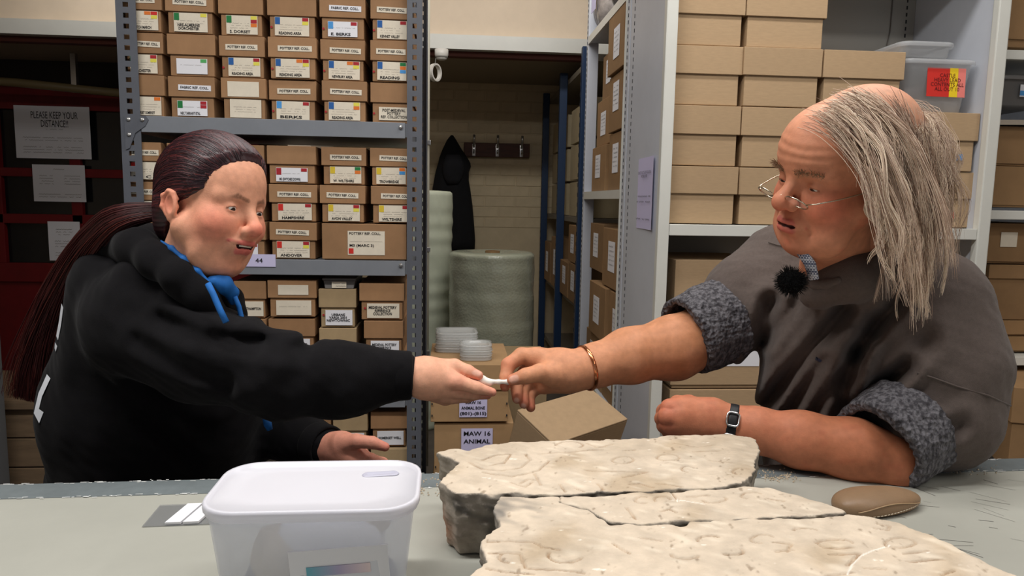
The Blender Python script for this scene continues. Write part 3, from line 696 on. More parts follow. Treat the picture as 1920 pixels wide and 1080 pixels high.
# lumpy clear bags on top of the passage unit
def bag(loc, sx, sy, sz, label, m, seedn):
    rnd = np.random.RandomState(seedn); bm = bmesh.new(); bmesh.ops.create_icosphere(bm, subdivisions=4, radius=1)
    ph = rnd.uniform(0, 6, (6, 3)); fr = rnd.uniform(2, 7, (6, 3))
    for v in bm.verts:
        c = np.array(v.co); d = sum(math.sin(c@fr[i]+ph[i, 0]) for i in range(6))*.05
        c = c*(1+d); c = np.sign(c)*np.abs(c)**.75; v.co = (c[0]*sx, c[1]*sy, max(c[2], -.92)*sz)
    me = bpy.data.meshes.new('bag'); bm.to_mesh(me); bm.free(); me.materials.append(m); me.polygons.foreach_set('use_smooth', [True]*len(me.polygons))
    t = thing('packed_bag', label, 'bag', (loc[0], loc[1], loc[2]+sz*.92)); obj('film', me, t)
    o = MB().box(-.05, .05, -.001, 0, -.06, .05).build('label', LILAC, t); o.rotation_euler = (0, 0, -PI/2); o.location = (-sx-.012, 0, .01)
    return t
WRAPM = mat('wrapped_grey', (150, 142, 136), .25, var=.35, vscale=22, bump=.5, bscale=40)
bag((AX+.15, 3.40, 1.957), .14, .13, .15, 'pale wrapped bag on top of the passage unit, near the wall', WRAPM, 3)
bag((AX+.17, 3.03, 1.957), .15, .15, .16, 'darker wrapped bag on top of the passage unit, nearer one', mat('wrapped_dark', (96, 92, 90), .25, var=.4, vscale=22, bump=.5, bscale=40), 5)
# MAW 16 boxes beside the rack
def maw(x0, x1, yf, z0, z1, d, lh, label, lines, lx, lz, W, H, rot=0.):
    t = card_box((x0+x1)/2, yf, z0, x1-x0, d, z1-z0, lh, label, m=mat('maw_card', (172, 138, 98), .8, var=.08, vscale=12), group='animal bone boxes stacked beside the rack', rotz=rot)
    o = MB().box(-W/2, W/2, -.0008, 0, -H/2, H/2, ch=0).build('label', LILAC, t); o.location = (lx, .003, lz)
    n = len(lines)
    for i, (s, wd) in enumerate(lines): text(s, o, (0, -.0018, H*(.3-.3*i)), (PI/2, 0, 0), W*wd, H*.23, bold=.0004)
    for sx in (-1, 1):
        for z in (.02, .06): MB().box(sx*(x1-x0)*.46-.002, sx*(x1-x0)*.46+.002, -.0005, .0045, z, z+.006).build('staple', SLOT, t)
    return t
a, b = P(804, 735, 2.32), P(957, 735, 2.32)
zb1 = P(880, 792, 2.32)[2]; zt1 = P(880, 684, 2.32)[2]
maw(a[0], b[0], 2.32, zb1, zt1, .36, .085, 'kraft box labelled MAW 16 ANIMAL BONE (801)-(815) beside the rack', [('MAW 16', .55), ('ANIMAL BONE', .85), ('(801)-(815)', .95)], .012, .048, .092, .062)
maw(a[0]+.012, b[0]+.02, 2.33, zb1-.22, zb1-.003, .36, .0, 'kraft box labelled MAW 16 ANIMAL standing under the MAW 16 lidded box', [('MAW 16', .85), ('ANIMAL', .85), ('', 0)], .01, .15, .105, .09)
for q in (.002,): card_box((a[0]+b[0])/2+.016, 2.33, .0, b[0]-a[0]+.01, .37, zb1-.226, .1, 'plain kraft box on the floor under the MAW 16 boxes', m=MATS['maw_card'], group='animal bone boxes stacked beside the rack')
# stacked clear lids on top of the MAW box
z = zt1+.002
LIDM = clear_mat('clear_lid', (228, 230, 228), .5, .12, .2)
def clear_lid(x, y, z, w_, d, h, label):
    t = thing('stacked_lid', label, 'lid', (x, y, z), (0, 0, random.uniform(-.1, .1)), 'clear lids on the animal bone box')
    mb = loft(MB(), [ring(w_, d, .03, 0), ring(w_+.004, d+.004, .03, h*.25), ring(w_-.004, d-.004, .03, h*.5), ring(w_+.003, d+.003, .03, h), ring(w_-.02, d-.02, .025, h), ring(w_-.026, d-.026, .025, h*.6)], False, True)
    mb.build('panel', LIDM, t, True); mb = loft(MB(), [ring(w_+.006, d+.006, .032, h-.002), ring(w_+.006, d+.006, .032, h+.001)], False, False); mb.build('rim', LIDM, t, True); return t
xa = P(892, 676, 2.4)[0]; xb = P(856, 660, 2.52)[0]
for k in range(3): clear_lid(xa, 2.42, z+k*.0175, .105, .11, .016, 'clear plastic lid in the front stack on the kraft box, %s' % ('bottom', 'middle', 'top')[k])
for k in range(4): clear_lid(xb, 2.56, z+k*.0175, .145, .13, .016, 'clear plastic lid in the back stack on the kraft box, %s' % ('lowest', 'second', 'third', 'uppermost')[k])
# tilted empty box behind the hands
tl = thing('open_box', 'empty kraft box lying tilted behind the stone slab', 'box', (0, 0, 0))
c1, c2, c3 = P(970, 768, 2.12), P(1108, 728, 2.3), P(1152, 790, 2.16)
ux = c2-c1; wL = np.linalg.norm(ux); ux /= wL
c4_ = P(1010, 832, 1.98)
uy = c4_-c1; uy -= ux*(uy@ux); dL = np.linalg.norm(uy); uy /= dL; uz = np.cross(uy, ux); uz *= 1 if uz[2] > 0 else -1
Mx = Matrix(((ux[0], uy[0], uz[0], c1[0]), (ux[1], uy[1], uz[1], c1[1]), (ux[2], uy[2], uz[2], c1[2]), (0, 0, 0, 1)))
tl.matrix_world = Mx
bev(MB().box(0, wL, 0, dL+.02, -.007, 0, ch=0).build('top_panel', BUFF, tl))
bev(MB().box(0, wL, dL+.016, dL+.02, -.14, -.0075).build('front_panel', BUFF, tl))
bev(MB().box(0, .004, 0, dL+.0155, -.14, -.0075).build('side_panel', BUFF, tl)); bev(MB().box(wL-.004, wL, 0, dL+.0155, -.14, -.0075).build('side_panel', BUFF, tl))
bev(MB().box(0, wL, 0, .004, -.14, -.0075).build('rear_panel', BUFF, tl))
cb = card_box(P(1050, 860, 2.2)[0]+.06, 2.0, 0, .26, .3, .25, .1, 'kraft box on the floor under the tilted empty box', m=DKBR)
cb2 = card_box(P(955, 700, 2.95)[0]+.06, 2.9, 0, .2, .3, .52, .1, 'tall pale card box between the bubble wrap and the hands', m=PALEB)
# ================================================================ implicit-surface modelling kit (stone, bodies, clothes)
def V(*a): return np.array(a, float)
def ell(p, c, r, R=None):
    q = p-np.asarray(c); 
    if R is not None: q = q@R
    r = np.asarray(r, float); k0 = np.sqrt(((q/r)**2).sum(1)); k1 = np.sqrt(((q/(r*r))**2).sum(1))+1e-9
    return k0*(k0-1)/k1
def sph(p, c, r): return np.sqrt(((p-np.asarray(c))**2).sum(1))-r
def cone(p, a, b, ra, rb):
    a = np.asarray(a, float); b = np.asarray(b, float); ba = b-a; h = np.clip(((p-a)@ba)/(ba@ba+1e-12), 0, 1)
    q = p-a-h[:, None]*ba
    return np.sqrt((q*q).sum(1))-(ra+(rb-ra)*h)
def smin(a, b, k):
    h = np.maximum(k-np.abs(a-b), 0)/k; return np.minimum(a, b)-h*h*k*.25
def smax(a, b, k): return -smin(-a, -b, k)
def chain(p, pts, rad, k=.006):
    d = None
    for i in range(len(pts)-1):
        e = cone(p, pts[i], pts[i+1], rad[i], rad[i+1]); d = e if d is None else smin(d, e, k)
    return d
_g = np.random.RandomState(11)
_W = [(_g.normal(0, 1, 3), _g.uniform(0, 6.28)) for _ in range(40)]
def wav(p, f, n=8, o=0):
    """cheap smooth noise, about -1..1"""
    s = 0
    for i in range(n):
        w_, ph = _W[(i+o) % 40]; s = s+np.sin(p@(w_*f*(1+.18*i))+ph)
    return s/n*1.6
def surface(f, lo, hi, res):
    """mesh the zero set of f: coarse pass, then fine values near the surface, then surface nets"""
    lo = np.asarray(lo, float); hi = np.asarray(hi, float); S = 4
    nb = np.maximum(np.ceil((hi-lo)/(res*S)).astype(int), 1)
    cc = np.stack(np.meshgrid(*[(np.arange(k)+.5)*S-.5 for k in nb], indexing='ij'), -1).reshape(-1, 3)*res+lo
    cv = f(cc).reshape(nb); near = np.abs(cv) < res*S*1.5
    D = np.repeat(np.repeat(np.repeat(cv, S, 0), S, 1), S, 2).astype(np.float32)
    bi = np.argwhere(near); off = np.stack(np.meshgrid(*[np.arange(S)]*3, indexing='ij'), -1).reshape(-1, 3)
    ii = (bi[:, None, :]*S+off[None]).reshape(-1, 3)
    for s in range(0, len(ii), 400000):
        q = ii[s:s+400000]; D[q[:, 0], q[:, 1], q[:, 2]] = f(q*res+lo)
    s = D < 0
    c = s[:-1, :-1, :-1].astype(np.int8)
    tot = sum(s[i:s.shape[0]-1+i, j:s.shape[1]-1+j, k:s.shape[2]-1+k].astype(np.int8) for i in (0, 1) for j in (0, 1) for k in (0, 1))
    act = (tot > 0) & (tot < 8); ci = np.argwhere(act); idx = -np.ones(act.shape, np.int64); idx[act] = np.arange(len(ci))
    acc = np.zeros((len(ci), 3)); cnt = np.zeros(len(ci))
    cor = [(i, j, k) for i in (0, 1) for j in (0, 1) for k in (0, 1)]
    for a in cor:
        for ax in range(3):
            if a[ax]: continue
            b = list(a); b[ax] = 1
            da = D[ci[:, 0]+a[0], ci[:, 1]+a[1], ci[:, 2]+a[2]]; db = D[ci[:, 0]+b[0], ci[:, 1]+b[1], ci[:, 2]+b[2]]
            m = (da < 0) != (db < 0); t = np.where(m, da/(da-db+1e-12), 0)
            pos = np.array(a, float)[None].repeat(len(ci), 0); pos[:, ax] += t
            acc += pos*m[:, None]; cnt += m
    vert = (ci+acc/np.maximum(cnt, 1)[:, None])*res+lo
    faces = []
    for ax in range(3):
        o1, o2 = [(1, 2), (2, 0), (0, 1)][ax]
        sl0 = [slice(None)]*3; sl1 = [slice(None)]*3; sl0[ax] = slice(0, -1); sl1[ax] = slice(1, None)
        A, B = s[tuple(sl0)], s[tuple(sl1)]; e = np.argwhere(A != B)
        e = e[(e[:, o1] > 0) & (e[:, o2] > 0) & (e[:, o1] < act.shape[o1]) & (e[:, o2] < act.shape[o2])]
        if not len(e): continue
        q = []
        for d1, d2 in ((0, 0), (-1, 0), (-1, -1), (0, -1)):
            g = e.copy(); g[:, o1] += d1; g[:, o2] += d2; q.append(idx[g[:, 0], g[:, 1], g[:, 2]])
        q = np.stack(q, 1); fl = A[e[:, 0], e[:, 1], e[:, 2]]
        q[~fl] = q[~fl][:, ::-1]; faces.append(q)
    F_ = np.concatenate(faces); F_ = F_[(F_ >= 0).all(1)]
    return vert, F_
def grad(f, p, e=.0008):
    g = np.stack([f(p+np.eye(3)[i]*e)-f(p-np.eye(3)[i]*e) for i in range(3)], 1)
    return g/(np.linalg.norm(g, axis=1)[:, None]+1e-9)
def fast_mesh(name, v, faces, m, col=None, smooth=True):
    me = bpy.data.meshes.new(name); k = faces.shape[1]; n = len(faces)
    me.vertices.add(len(v)); me.vertices.foreach_set('co', np.asarray(v, np.float32).ravel())
    me.loops.add(n*k); me.loops.foreach_set('vertex_index', faces.astype(np.int32).ravel())
    me.polygons.add(n); me.polygons.foreach_set('loop_start', np.arange(0, n*k, k, dtype=np.int32))
    me.update(calc_edges=True); me.validate()
    if smooth: me.polygons.foreach_set('use_smooth', np.ones(len(me.polygons), bool))
    if col is not None:
        ca = me.color_attributes.new('Col', 'FLOAT_COLOR', 'POINT'); c4 = np.ones((len(v), 4), np.float32); c4[:, :3] = col; ca.data.foreach_set('color', c4.ravel())
    me.materials.append(m); return me
def join(parts):
    vs, fs, cs, n = [], [], [], 0
    for v, f, c in parts: vs.append(v); fs.append(f+n); cs.append(c); n += len(v)
    return np.concatenate(vs), np.concatenate(fs), np.concatenate(cs)
def L3(c): return np.array(lin(c)[:3])
def mixc(base, c, w_): return base+(L3(c)-base)*np.clip(w_, 0, 1)[:, None]
def sstep(x, a, b):
    t = np.clip((x-a)/(b-a), 0, 1); return t*t*(3-2*t)
def poly2d(p, poly):
    """signed distance to a closed polygon in the XY plane"""
    poly = np.asarray(poly, float); n = len(poly); d = np.full(len(p), 1e9); ins = np.zeros(len(p), bool)
    for i in range(n):
        a = poly[i]; b = poly[(i+1) % n]; e = b-a; w_ = p-a
        t = np.clip((w_@e)/(e@e+1e-12), 0, 1); q = w_-t[:, None]*e; d = np.minimum(d, (q*q).sum(1))
        c = ((a[1] <= p[:, 1]) != (b[1] <= p[:, 1])) & (p[:, 0] < (b[0]-a[0])*(p[:, 1]-a[1])/(b[1]-a[1]+1e-12)+a[0])
        ins ^= c
    d = np.sqrt(d); return np.where(ins, -d, d)
def line2d(p, pts):
    d = np.full(len(p), 1e9)
    for i in range(len(pts)-1):
        a = np.asarray(pts[i]); b = np.asarray(pts[i+1]); e = b-a; w_ = p-a; t = np.clip((w_@e)/(e@e+1e-12), 0, 1); q = w_-t[:, None]*e
        d = np.minimum(d, (q*q).sum(1))
    return np.sqrt(d)
# ================================================================ work table
TZ = .75
ta = .036
tab = thing('work_table', 'large grey lino-topped work table with taped back edge', 'table', (.16, 1.0825, 0), (0, 0, ta))
TOPM = mat('grey_lino', (170, 170, 160), .5, var=.05, vscale=5, bump=.03, bscale=90)
MB().box(-2.2, 2.0, -.9, 0, TZ-.03, TZ, ch=.003).build('table_top', TOPM, tab)
TAPE = mat('grey_tape', (112, 120, 122), .5, var=.12, vscale=30)
MB().box(-2.2, 2.0, -.052, .0006, TZ, TZ+.0007).build('edge_tape', TAPE, tab)
for x in (-2.1, 1.85):
    for y in (-.84, -.06): MB().box(x, x+.06, y-.03, y+.03, 0, TZ-.0305, ch=.004).build('leg', mat('table_leg', (90, 92, 94), .5), tab)
mb = MB()
for k in range(520):                                      # frayed white tape fibres
    x = random.uniform(-1.1, .25) if random.random() < .7 else random.uniform(.25, 1.1); y = random.choice((-.053, -.002))+random.gauss(0, .0018); l = random.uniform(.002, .012)
    mb.quad((x, y, TZ+.0012), (x+l, y+random.uniform(-.001, .001), TZ+.0012), (x+l, y+.0012, TZ+.0014), (x, y+.0012, TZ+.0014))
o = mb.build('frayed_edge', mat('frayed_white', (206, 208, 206), .8), tab); o['kind'] = 'stuff'
mb = MB(); rnd = random.Random(4)
for k in range(60):                                       # dark scratches at the right
    x, y = rnd.uniform(.42, .95), rnd.uniform(-.33, -.06); an = rnd.gauss(-.7, .35); l = rnd.uniform(.008, .05); w_ = rnd.uniform(.0003, .0008)
    dx, dy = math.cos(an)*l, math.sin(an)*l; mb.quad((x, y, TZ+.0003), (x+dx, y+dy, TZ+.0003), (x+dx+w_, y+dy+w_, TZ+.0003), (x+w_, y+w_, TZ+.0003))
o = mb.build('scratches', mat('scratch_dark', (92, 90, 86), .7), tab); o['kind'] = 'stuff'
mb = MB()
def crumb(mb, x, y, z, s):
    n = len(mb.v); 
    for q in ((1, 0, 0), (-.6, .8, 0), (-.5, -.9, 0), (.1, .1, .9)): mb.v.append((x+q[0]*s*rnd.uniform(.6, 1.2), y+q[1]*s*rnd.uniform(.6, 1.2), z+q[2]*s))
    mb.f += [(n, n+1, n+3), (n+1, n+2, n+3), (n+2, n, n+3), (n, n+2, n+1)]
for k in range(170):
    px, py = rnd.choice([(rnd.uniform(1420, 1500), rnd.uniform(878, 905)), (rnd.uniform(1760, 1870), rnd.uniform(872, 890)), (rnd.uniform(780, 825), rnd.uniform(895, 930)), (rnd.uniform(1430, 1480), rnd.uniform(890, 900))])
    q = Q(px, py, TZ+.001); crumb(mb, q[0], q[1], TZ+.001, rnd.uniform(.0008, .0026))
o = mb.build('stone_crumbs', mat('crumb', (196, 180, 156), .9)); tag(o, 'pale stone crumbs scattered along the table edge', 'crumbs', kind='stuff')

# ================================================================ inscribed stone slab in three fragments
SZ = .832
STONE = vcol_mat('limestone', .85, bump=.9, bscale=150, spec=.2, mottling=.12, mscale=45)
FR = {'back': [(818, 848), (850, 843), (880, 846), (915, 834), (960, 829), (1060, 826), (1150, 823), (1250, 815), (1340, 814), (1400, 818), (1418, 823), (1423, 850), (1416, 880), (1395, 908), (1330, 914), (1240, 918), (1135, 922), (1054, 923), (1000, 925), (937, 925), (890, 925), (850, 926), (826, 903), (850, 880), (862, 868)],
      'middle': [(1054, 930), (1137, 926), (1240, 920), (1330, 916), (1395, 911), (1440, 915), (1500, 925), (1550, 945), (1590, 961), (1540, 966), (1450, 968), (1290, 974), (1240, 979), (1150, 979), (1124, 964), (1107, 950), (1054, 940)],
      'front': [(940, 932), (1046, 931), (1048, 943), (1100, 955), (1118, 969), (1146, 984), (1240, 984), (1262, 982), (1272, 985), (1285, 985), (1290, 978), (1450, 971), (1540, 969), (1592, 964), (1650, 972), (1700, 985), (1740, 1000), (1800, 1030), (1870, 1060), (1960, 1100), (1990, 1180), (850, 1180), (862, 1085), (913, 1054), (903, 1020), (938, 985), (926, 955)]}
def el(cx, cy, rx, ry, a0=0, a1=360, n=20): return [(cx+rx*math.cos(math.radians(a0+(a1-a0)*i/n)), cy+ry*math.sin(math.radians(a0+(a1-a0)*i/n))) for i in range(n+1)]
CUT = [[(880, 868), (905, 880), (940, 884), (975, 878), (995, 862), (985, 850)], [(905, 862), (930, 853), (958, 851), (945, 868), (920, 873)], [(905, 886), (960, 895), (1010, 882), (1030, 862)],
       el(1168, 863, 20, 6), el(1253, 857, 21, 6), [(1098, 880), (1150, 884), (1215, 884)], [(1168, 894), (1212, 885)], [(1002, 887), (1014, 908)], [(960, 905), (985, 912), (1000, 902)], el(1068, 834, 25, 6, 180, 400), [(1100, 830), (1120, 838), (1150, 832)],
       [(1262, 830), (1300, 838), (1340, 835)], [(1170, 845), (1190, 842)], [(1300, 846), (1352, 846)], el(1290, 880, 12, 6, 90, 330), el(1390, 884, 16, 6, 120, 330), [(975, 906), (990, 898), (1010, 900)], [(1050, 906), (1060, 920)], [(1080, 913), (1095, 920)], [(1120, 905), (1132, 917)],
       [(1180, 908), (1200, 905), (1225, 912)], [(1230, 905), (1280, 912)], [(1010, 850), (1060, 846), (1130, 842)], [(1330, 862), (1372, 868)],
       el(1205, 936, 14, 6, 60, 300), el(1242, 935, 15, 6, 150, 360), [(1258, 920), (1272, 940)], el(1340, 935, 22, 6, -30, 170), el(1410, 930, 20, 6, 120, 330), [(1175, 950), (1192, 972)], [(1240, 957), (1255, 952), (1268, 960)], [(1290, 930), (1330, 928)], [(1440, 935), (1470, 938)],
       [(915, 1016), (960, 1014), (1000, 1015), (1020, 1026), (1050, 1030)], el(1060, 1040, 32, 14, 20, 200), [(918, 1037), (975, 1036), (985, 1062)], [(990, 1064), (1040, 1067), (1095, 1074)], [(912, 1066), (950, 1072), (1000, 1076)], el(950, 1045, 14, 9, 80, 240),
       el(1430, 1012, 22, 8, 100, 330), [(1450, 1020), (1485, 1018), (1475, 1035)], [(1455, 1036), (1488, 1030)], el(1330, 1012, 22, 7, 160, 320), el(1370, 1033, 24, 7, -30, 120), [(1530, 1015), (1545, 1024), (1600, 1025)], el(1565, 1018, 34, 9, 190, 350), [(1555, 1036), (1612, 1036), (1588, 1058)], [(1640, 990), (1665, 994), (1668, 986), (1645, 982)], el(1688, 1018, 29, 9),
       [(1695, 1038), (1740, 1035)], [(1700, 1052), (1770, 1052)], [(1620, 1062), (1660, 1066)], [(1765, 1078), (1790, 1070)], el(1510, 993, 22, 5, 180, 340), el(1285, 1040, 26, 8, 20, 180), [(1200, 1008), (1240, 1014)], [(1150, 1020), (1180, 1040)], [(1550, 1078), (1600, 1072)]]
CUTW = [[Q(x, y, SZ)[:2] for x, y in c] for c in CUT]
VEIN = [[Q(x, y, SZ)[:2] for x, y in c] for c in ([(1588, 1076), (1600, 1055), (1612, 1042), (1640, 1030), (1668, 1022)], [(1256, 918), (1262, 930), (1274, 938), (1320, 944)])]
def cutdepth(xy):
    d = np.full(len(xy), 1e9)
    for c in CUTW:
        c = np.array(c); lo = c.min(0)-.006; hi = c.max(0)+.006
        m = ((xy > lo) & (xy < hi)).all(1)
        if m.any(): d[m] = np.minimum(d[m], line2d(xy[m], c))
    return d
def fragment(key, label, tilt):
    poly = np.array([Q(x, y, SZ)[:2] for x, y in FR[key]])
    g0 = poly.min(0)-.03; g1 = poly.max(0)+.03; gs = .002; nx, ny = np.ceil((g1-g0)/gs).astype(int)+2
    gx, gy = np.meshgrid(np.arange(nx)*gs+g0[0], np.arange(ny)*gs+g0[1], indexing='ij')
    G = poly2d(np.stack([gx.ravel(), gy.ravel()], 1), poly).reshape(nx, ny)
    def sd(xy):
        u = np.clip((xy-g0)/gs, 0, [nx-1.001, ny-1.001]); i = u.astype(int); t = u-i
        return (G[i[:, 0], i[:, 1]]*(1-t[:, 0])+G[i[:, 0]+1, i[:, 1]]*t[:, 0])*(1-t[:, 1])+(G[i[:, 0], i[:, 1]+1]*(1-t[:, 0])+G[i[:, 0]+1, i[:, 1]+1]*t[:, 0])*t[:, 1]
    def f(p):
        d2 = sd(p[:, :2]); up = SZ+.0012*wav(p*[1, 1, 0], 22)+.0012*wav(p*[1, 1, 0], 75, 8, 9)+.0005*wav(p*[1, 1, 0], 230, 10, 22)+tilt*(p[:, 0]-.3)
        side = d2-.001+np.clip(SZ-p[:, 2], 0, 1)*.12+.004*wav(p, 60, 8, 4)+.0016*wav(p, 190, 8, 20)
        d = smax(side, p[:, 2]-up, .0035); d = smax(d, TZ+.001-p[:, 2], .006)
        return d*.9
    lo = np.append(poly.min(0)-.012, TZ-.008); hi = np.append(poly.max(0)+.012, SZ+.012)
    v, fc = surface(f, lo, hi, .0018)
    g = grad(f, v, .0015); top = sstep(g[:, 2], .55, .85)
    cd = cutdepth(v[:, :2]); cut = (1-sstep(cd, .0004, .0021))*top
    v[:, 2] -= cut*.003
    base = L3((206, 191, 171))[None].repeat(len(v), 0)
    n1 = wav(v, 28, 10, 2); n2 = wav(v, 90, 10, 15); n3 = wav(v, 9, 6, 25)
    base = mixc(base, (172, 150, 120), sstep(n1, .1, .9)*.55); base = mixc(base, (230, 218, 198), sstep(n2, .2, .9)*.5)
    base = mixc(base, (168, 152, 130), sstep(n3, .2, 1)*.4); fl_ = sstep(wav(v*[1, .55, 1], 260, 12, 7), .55, .95); base = mixc(base, (120, 100, 78), fl_*.6); fl_ = sstep(wav(v*[.5, 1, 1], 230, 12, 19), .8, 1.05); base = mixc(base, (246, 240, 228), fl_*.8)
    base = mixc(base, (140, 108, 76), cut*(.4+.35*sstep(n2, -.2, .4)))
    wd = np.minimum(line2d(v[:, :2], VEIN[0]), line2d(v[:, :2], VEIN[1])); base = mixc(base, (244, 238, 228), (1-sstep(wd, .0003, .0013))*top*.8)
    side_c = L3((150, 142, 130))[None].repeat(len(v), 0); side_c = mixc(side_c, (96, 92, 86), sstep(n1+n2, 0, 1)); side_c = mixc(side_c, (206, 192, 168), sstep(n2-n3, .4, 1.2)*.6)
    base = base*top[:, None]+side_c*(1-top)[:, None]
    if key == 'back':
        q = Q(850, 960, .78); w_ = np.exp(-(((v-q)/[.03, .035, .022])**2).sum(1))*(1-top); base = mixc(base, (176, 96, 34), w_*1.3)
    if key == 'front':
        q = Q(950, 955, SZ); w_ = np.exp(-(((v[:, :2]-q[:2])/[.035, .035])**2).sum(1)); base = mixc(base, (120, 116, 110), w_*sstep(n2, -.5, .4))
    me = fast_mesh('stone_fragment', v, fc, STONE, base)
    o = obj('stone_fragment', me); return tag(o, label, 'stone', 'broken inscribed limestone slab')
fragment('back', 'back fragment of the inscribed cream stone slab, nearest the two people', 0)
fragment('middle', 'wedge-shaped middle fragment of the inscribed stone slab between the cracks', .004)
fragment('front', 'large front fragment of the inscribed stone slab, nearest the camera', 0)

# ================================================================ lidded plastic container in front
LZ = .872
fl, frr, bk = Q(370, 958, LZ), Q(785, 955, LZ), Q(600, 872, LZ)
cx, w_ = (fl[0]+frr[0])/2-.003, frr[0]-fl[0]; d_ = bk[1]-fl[1]+.016; cy = fl[1]+d_/2-.004
pc = thing('plastic_container', 'milky plastic food container with lid, holding packets, at front', 'container', (cx, cy, TZ+.001), (0, 0, .01))
H = LZ-TZ-.001
POLY = clear_mat('polypropylene', (238, 241, 246), .55, .2, .5)
LIDP = clear_mat('lid_plastic', (240, 240, 248), .06, .32, .25)
rings = [ring(w_*.84-.02, d_*.82-.02, .02, 0), ring(w_*.86, d_*.84, .03, .008)]
for k in range(1, 8): q = k/7; rings.append(ring(w_*(.86+.11*q), d_*(.84+.11*q), .03, .008+(H-.016)*q))
b_ = loft(MB(), rings, True, False).build('tub', POLY, pc, True); sm = b_.modifiers.new('wall', 'SOLIDIFY'); sm.thickness = .0015
lr = [ring(w_*.99, d_*.99, .034, H-.012), ring(w_*1.0, d_*1.0, .036, H-.0115), ring(w_*1.0, d_*1.0, .036, H-.008), ring(w_*1.018, d_*1.025, .038, H-.0075), ring(w_*1.018, d_*1.025, .038, H-.003), ring(w_*1.01, d_*1.02, .037, H), ring(w_*.975, d_*.955, .034, H), ring(w_*.965, d_*.94, .033, H-.0035), ring(w_*.7, d_*.6, .03, H-.0025), ring(w_*.3, d_*.3, .01, H-.002)]
ld = loft(MB(), lr, False, True).build('lid', LIDP, pc, True)
# embossed grip mark on the lid
q = Q(714, 886, LZ); gm = []
for (s1, s2, z) in ((.04, .013, 0), (.037, .0105, .0012), (.031, .007, .0012), (.027, .004, .0)): gm.append([(x, y, z) for x, y in rrect(s1, s2, min(s1, s2)/2-.0002, 5)])
g_ = loft(MB(), gm, False, True).build('embossed_grip', mat('emboss', (186, 186, 202), .4), ld, True); g_.location = (q[0]-cx, q[1]-cy, H-.002); g_.rotation_euler = (0, 0, .12)
PACK = mat('white_packet', (238, 238, 242), .5, var=.05, bump=.3, bscale=30)
def packet(loc, s, rot, m, nm='packet'):
    bm = bmesh.new(); bmesh.ops.create_icosphere(bm, subdivisions=3, radius=1)
    for v in bm.verts:
        c = np.array(v.co); c = np.sign(c)*np.abs(c)**.55; c *= 1+.06*math.sin(c[0]*5+c[1]*4+loc[0]*50); v.co = c*np.array(s)
    me = bpy.data.meshes.new(nm); bm.to_mesh(me); bm.free(); me.materials.append(m); me.polygons.foreach_set('use_smooth', [True]*len(me.polygons))
    o = obj(nm, me, pc); o.location = loc; o.rotation_euler = rot; return o
packet((-.035, -.005, .045), (.03, .03, .028), (.2, .3, .4), mat('cream_packet', (206, 190, 164), .7, var=.3))
packet((.012, .0, .05), (.055, .03, .036), (0, .1, .1), PACK)
packet((.045, .01, .075), (.03, .02, .012), (.1, -.2, .3), MATS['cream_packet'])
packet((-.055, -.01, .018), (.022, .022, .012), (0, .3, 0), mat('grey_bag', (92, 98, 116), .4))
packet((.062, -.005, .018), (.02, .024, .012), (0, -.3, 0), MATS['grey_bag'])
cdq = XP(548, 1016, -.137); 
card = MB().box(-.048, .048, -.0006, .0006, -.024, .024).build('scale_card', mat('card_white', (226, 226, 230), .6), pc); card.location = (.03, -d_*.44, .056); card.rotation_euler = (.1, -.06, 0)
BAR = mat('colour_bar', (90, 150, 170), .6); nt = BAR.node_tree; N = nt.nodes; tc = N.new('ShaderNodeTexCoord'); sx = N.new('ShaderNodeSeparateXYZ'); rp = N.new('ShaderNodeValToRGB')
nt.links.new(tc.outputs['Generated'], sx.inputs[0]); nt.links.new(sx.outputs[0], rp.inputs[0]); nt.links.new(rp.outputs[0], N['Principled BSDF'].inputs['Base Color'])
rp.color_ramp.elements[0].color = lin((96, 168, 184)); rp.color_ramp.elements[1].color = lin((226, 206, 206)); e_ = rp.color_ramp.elements.new(.5); e_.color = lin((168, 160, 190))
MB().box(-.032, .03, -.0014, -.0008, -.004, .006).build('printed_bar', BAR, card)
# slip of white cards in a clear film beside the container
q = Q(335, 968, TZ); sp = thing('card_slips', 'two white card slips on a grey film left of the container', 'card', (q[0]+.01, q[1], TZ+.001), (0, 0, .05))
MB().box(-.045, .05, -.03, .036, 0, .0006).build('film', clear_mat('grey_film', (150, 152, 154), .6, .3, .2), sp)
for x in (-.018, .004):
    mb = MB(); mb.v = [(x, -.028, .001), (x+.019, -.028, .001), (x+.03, .03, .001), (x+.011, .03, .001), (x, -.028, .004), (x+.019, -.028, .004), (x+.03, .03, .004), (x+.011, .03, .004)]
    mb.f = [(3, 2, 1, 0), (4, 5, 6, 7), (0, 1, 5, 4), (1, 2, 6, 5), (2, 3, 7, 6), (3, 0, 4, 7)]; mb.build('slip', WHITE, sp)
# brown leather glasses case behind the slab
q = Q(1640, 957, TZ); gc = thing('glasses_case', 'brown leather glasses case with pale stitching on the table', 'case', (q[0]+.006, q[1]+.004, TZ), (0, 0, .18))
LEA = mat('brown_leather', (146, 118, 90), .45, var=.08, vscale=20, bump=.12, bscale=350)
def fcase(p):
    a = 1-.25*(p[:, 0]/.062); s = np.abs(p[:, 0]/.061)**2.3+np.abs(p[:, 1]/(.03*np.clip(a, .5, 1.4)))**2.2+np.abs((p[:, 2]-.012)/(.022*np.clip(1-.16*p[:, 0]/.06, .5, 1.4)))**2.2
    return smax((s**.45-1)*.022, -p[:, 2]+.001, .004)
v, fc = surface(fcase, (-.07, -.042, -.004), (.07, .042, .045), .002); obj('shell', fast_mesh('shell', v, fc, LEA), gc); gc.scale = (1.13, 1.0, .9)
def onto(f, pts, off=.0006, n=8):
    p = np.array(pts, float)
    for _ in range(n): p = p-grad(f, p)*(f(p)-off)[:, None]
    return p
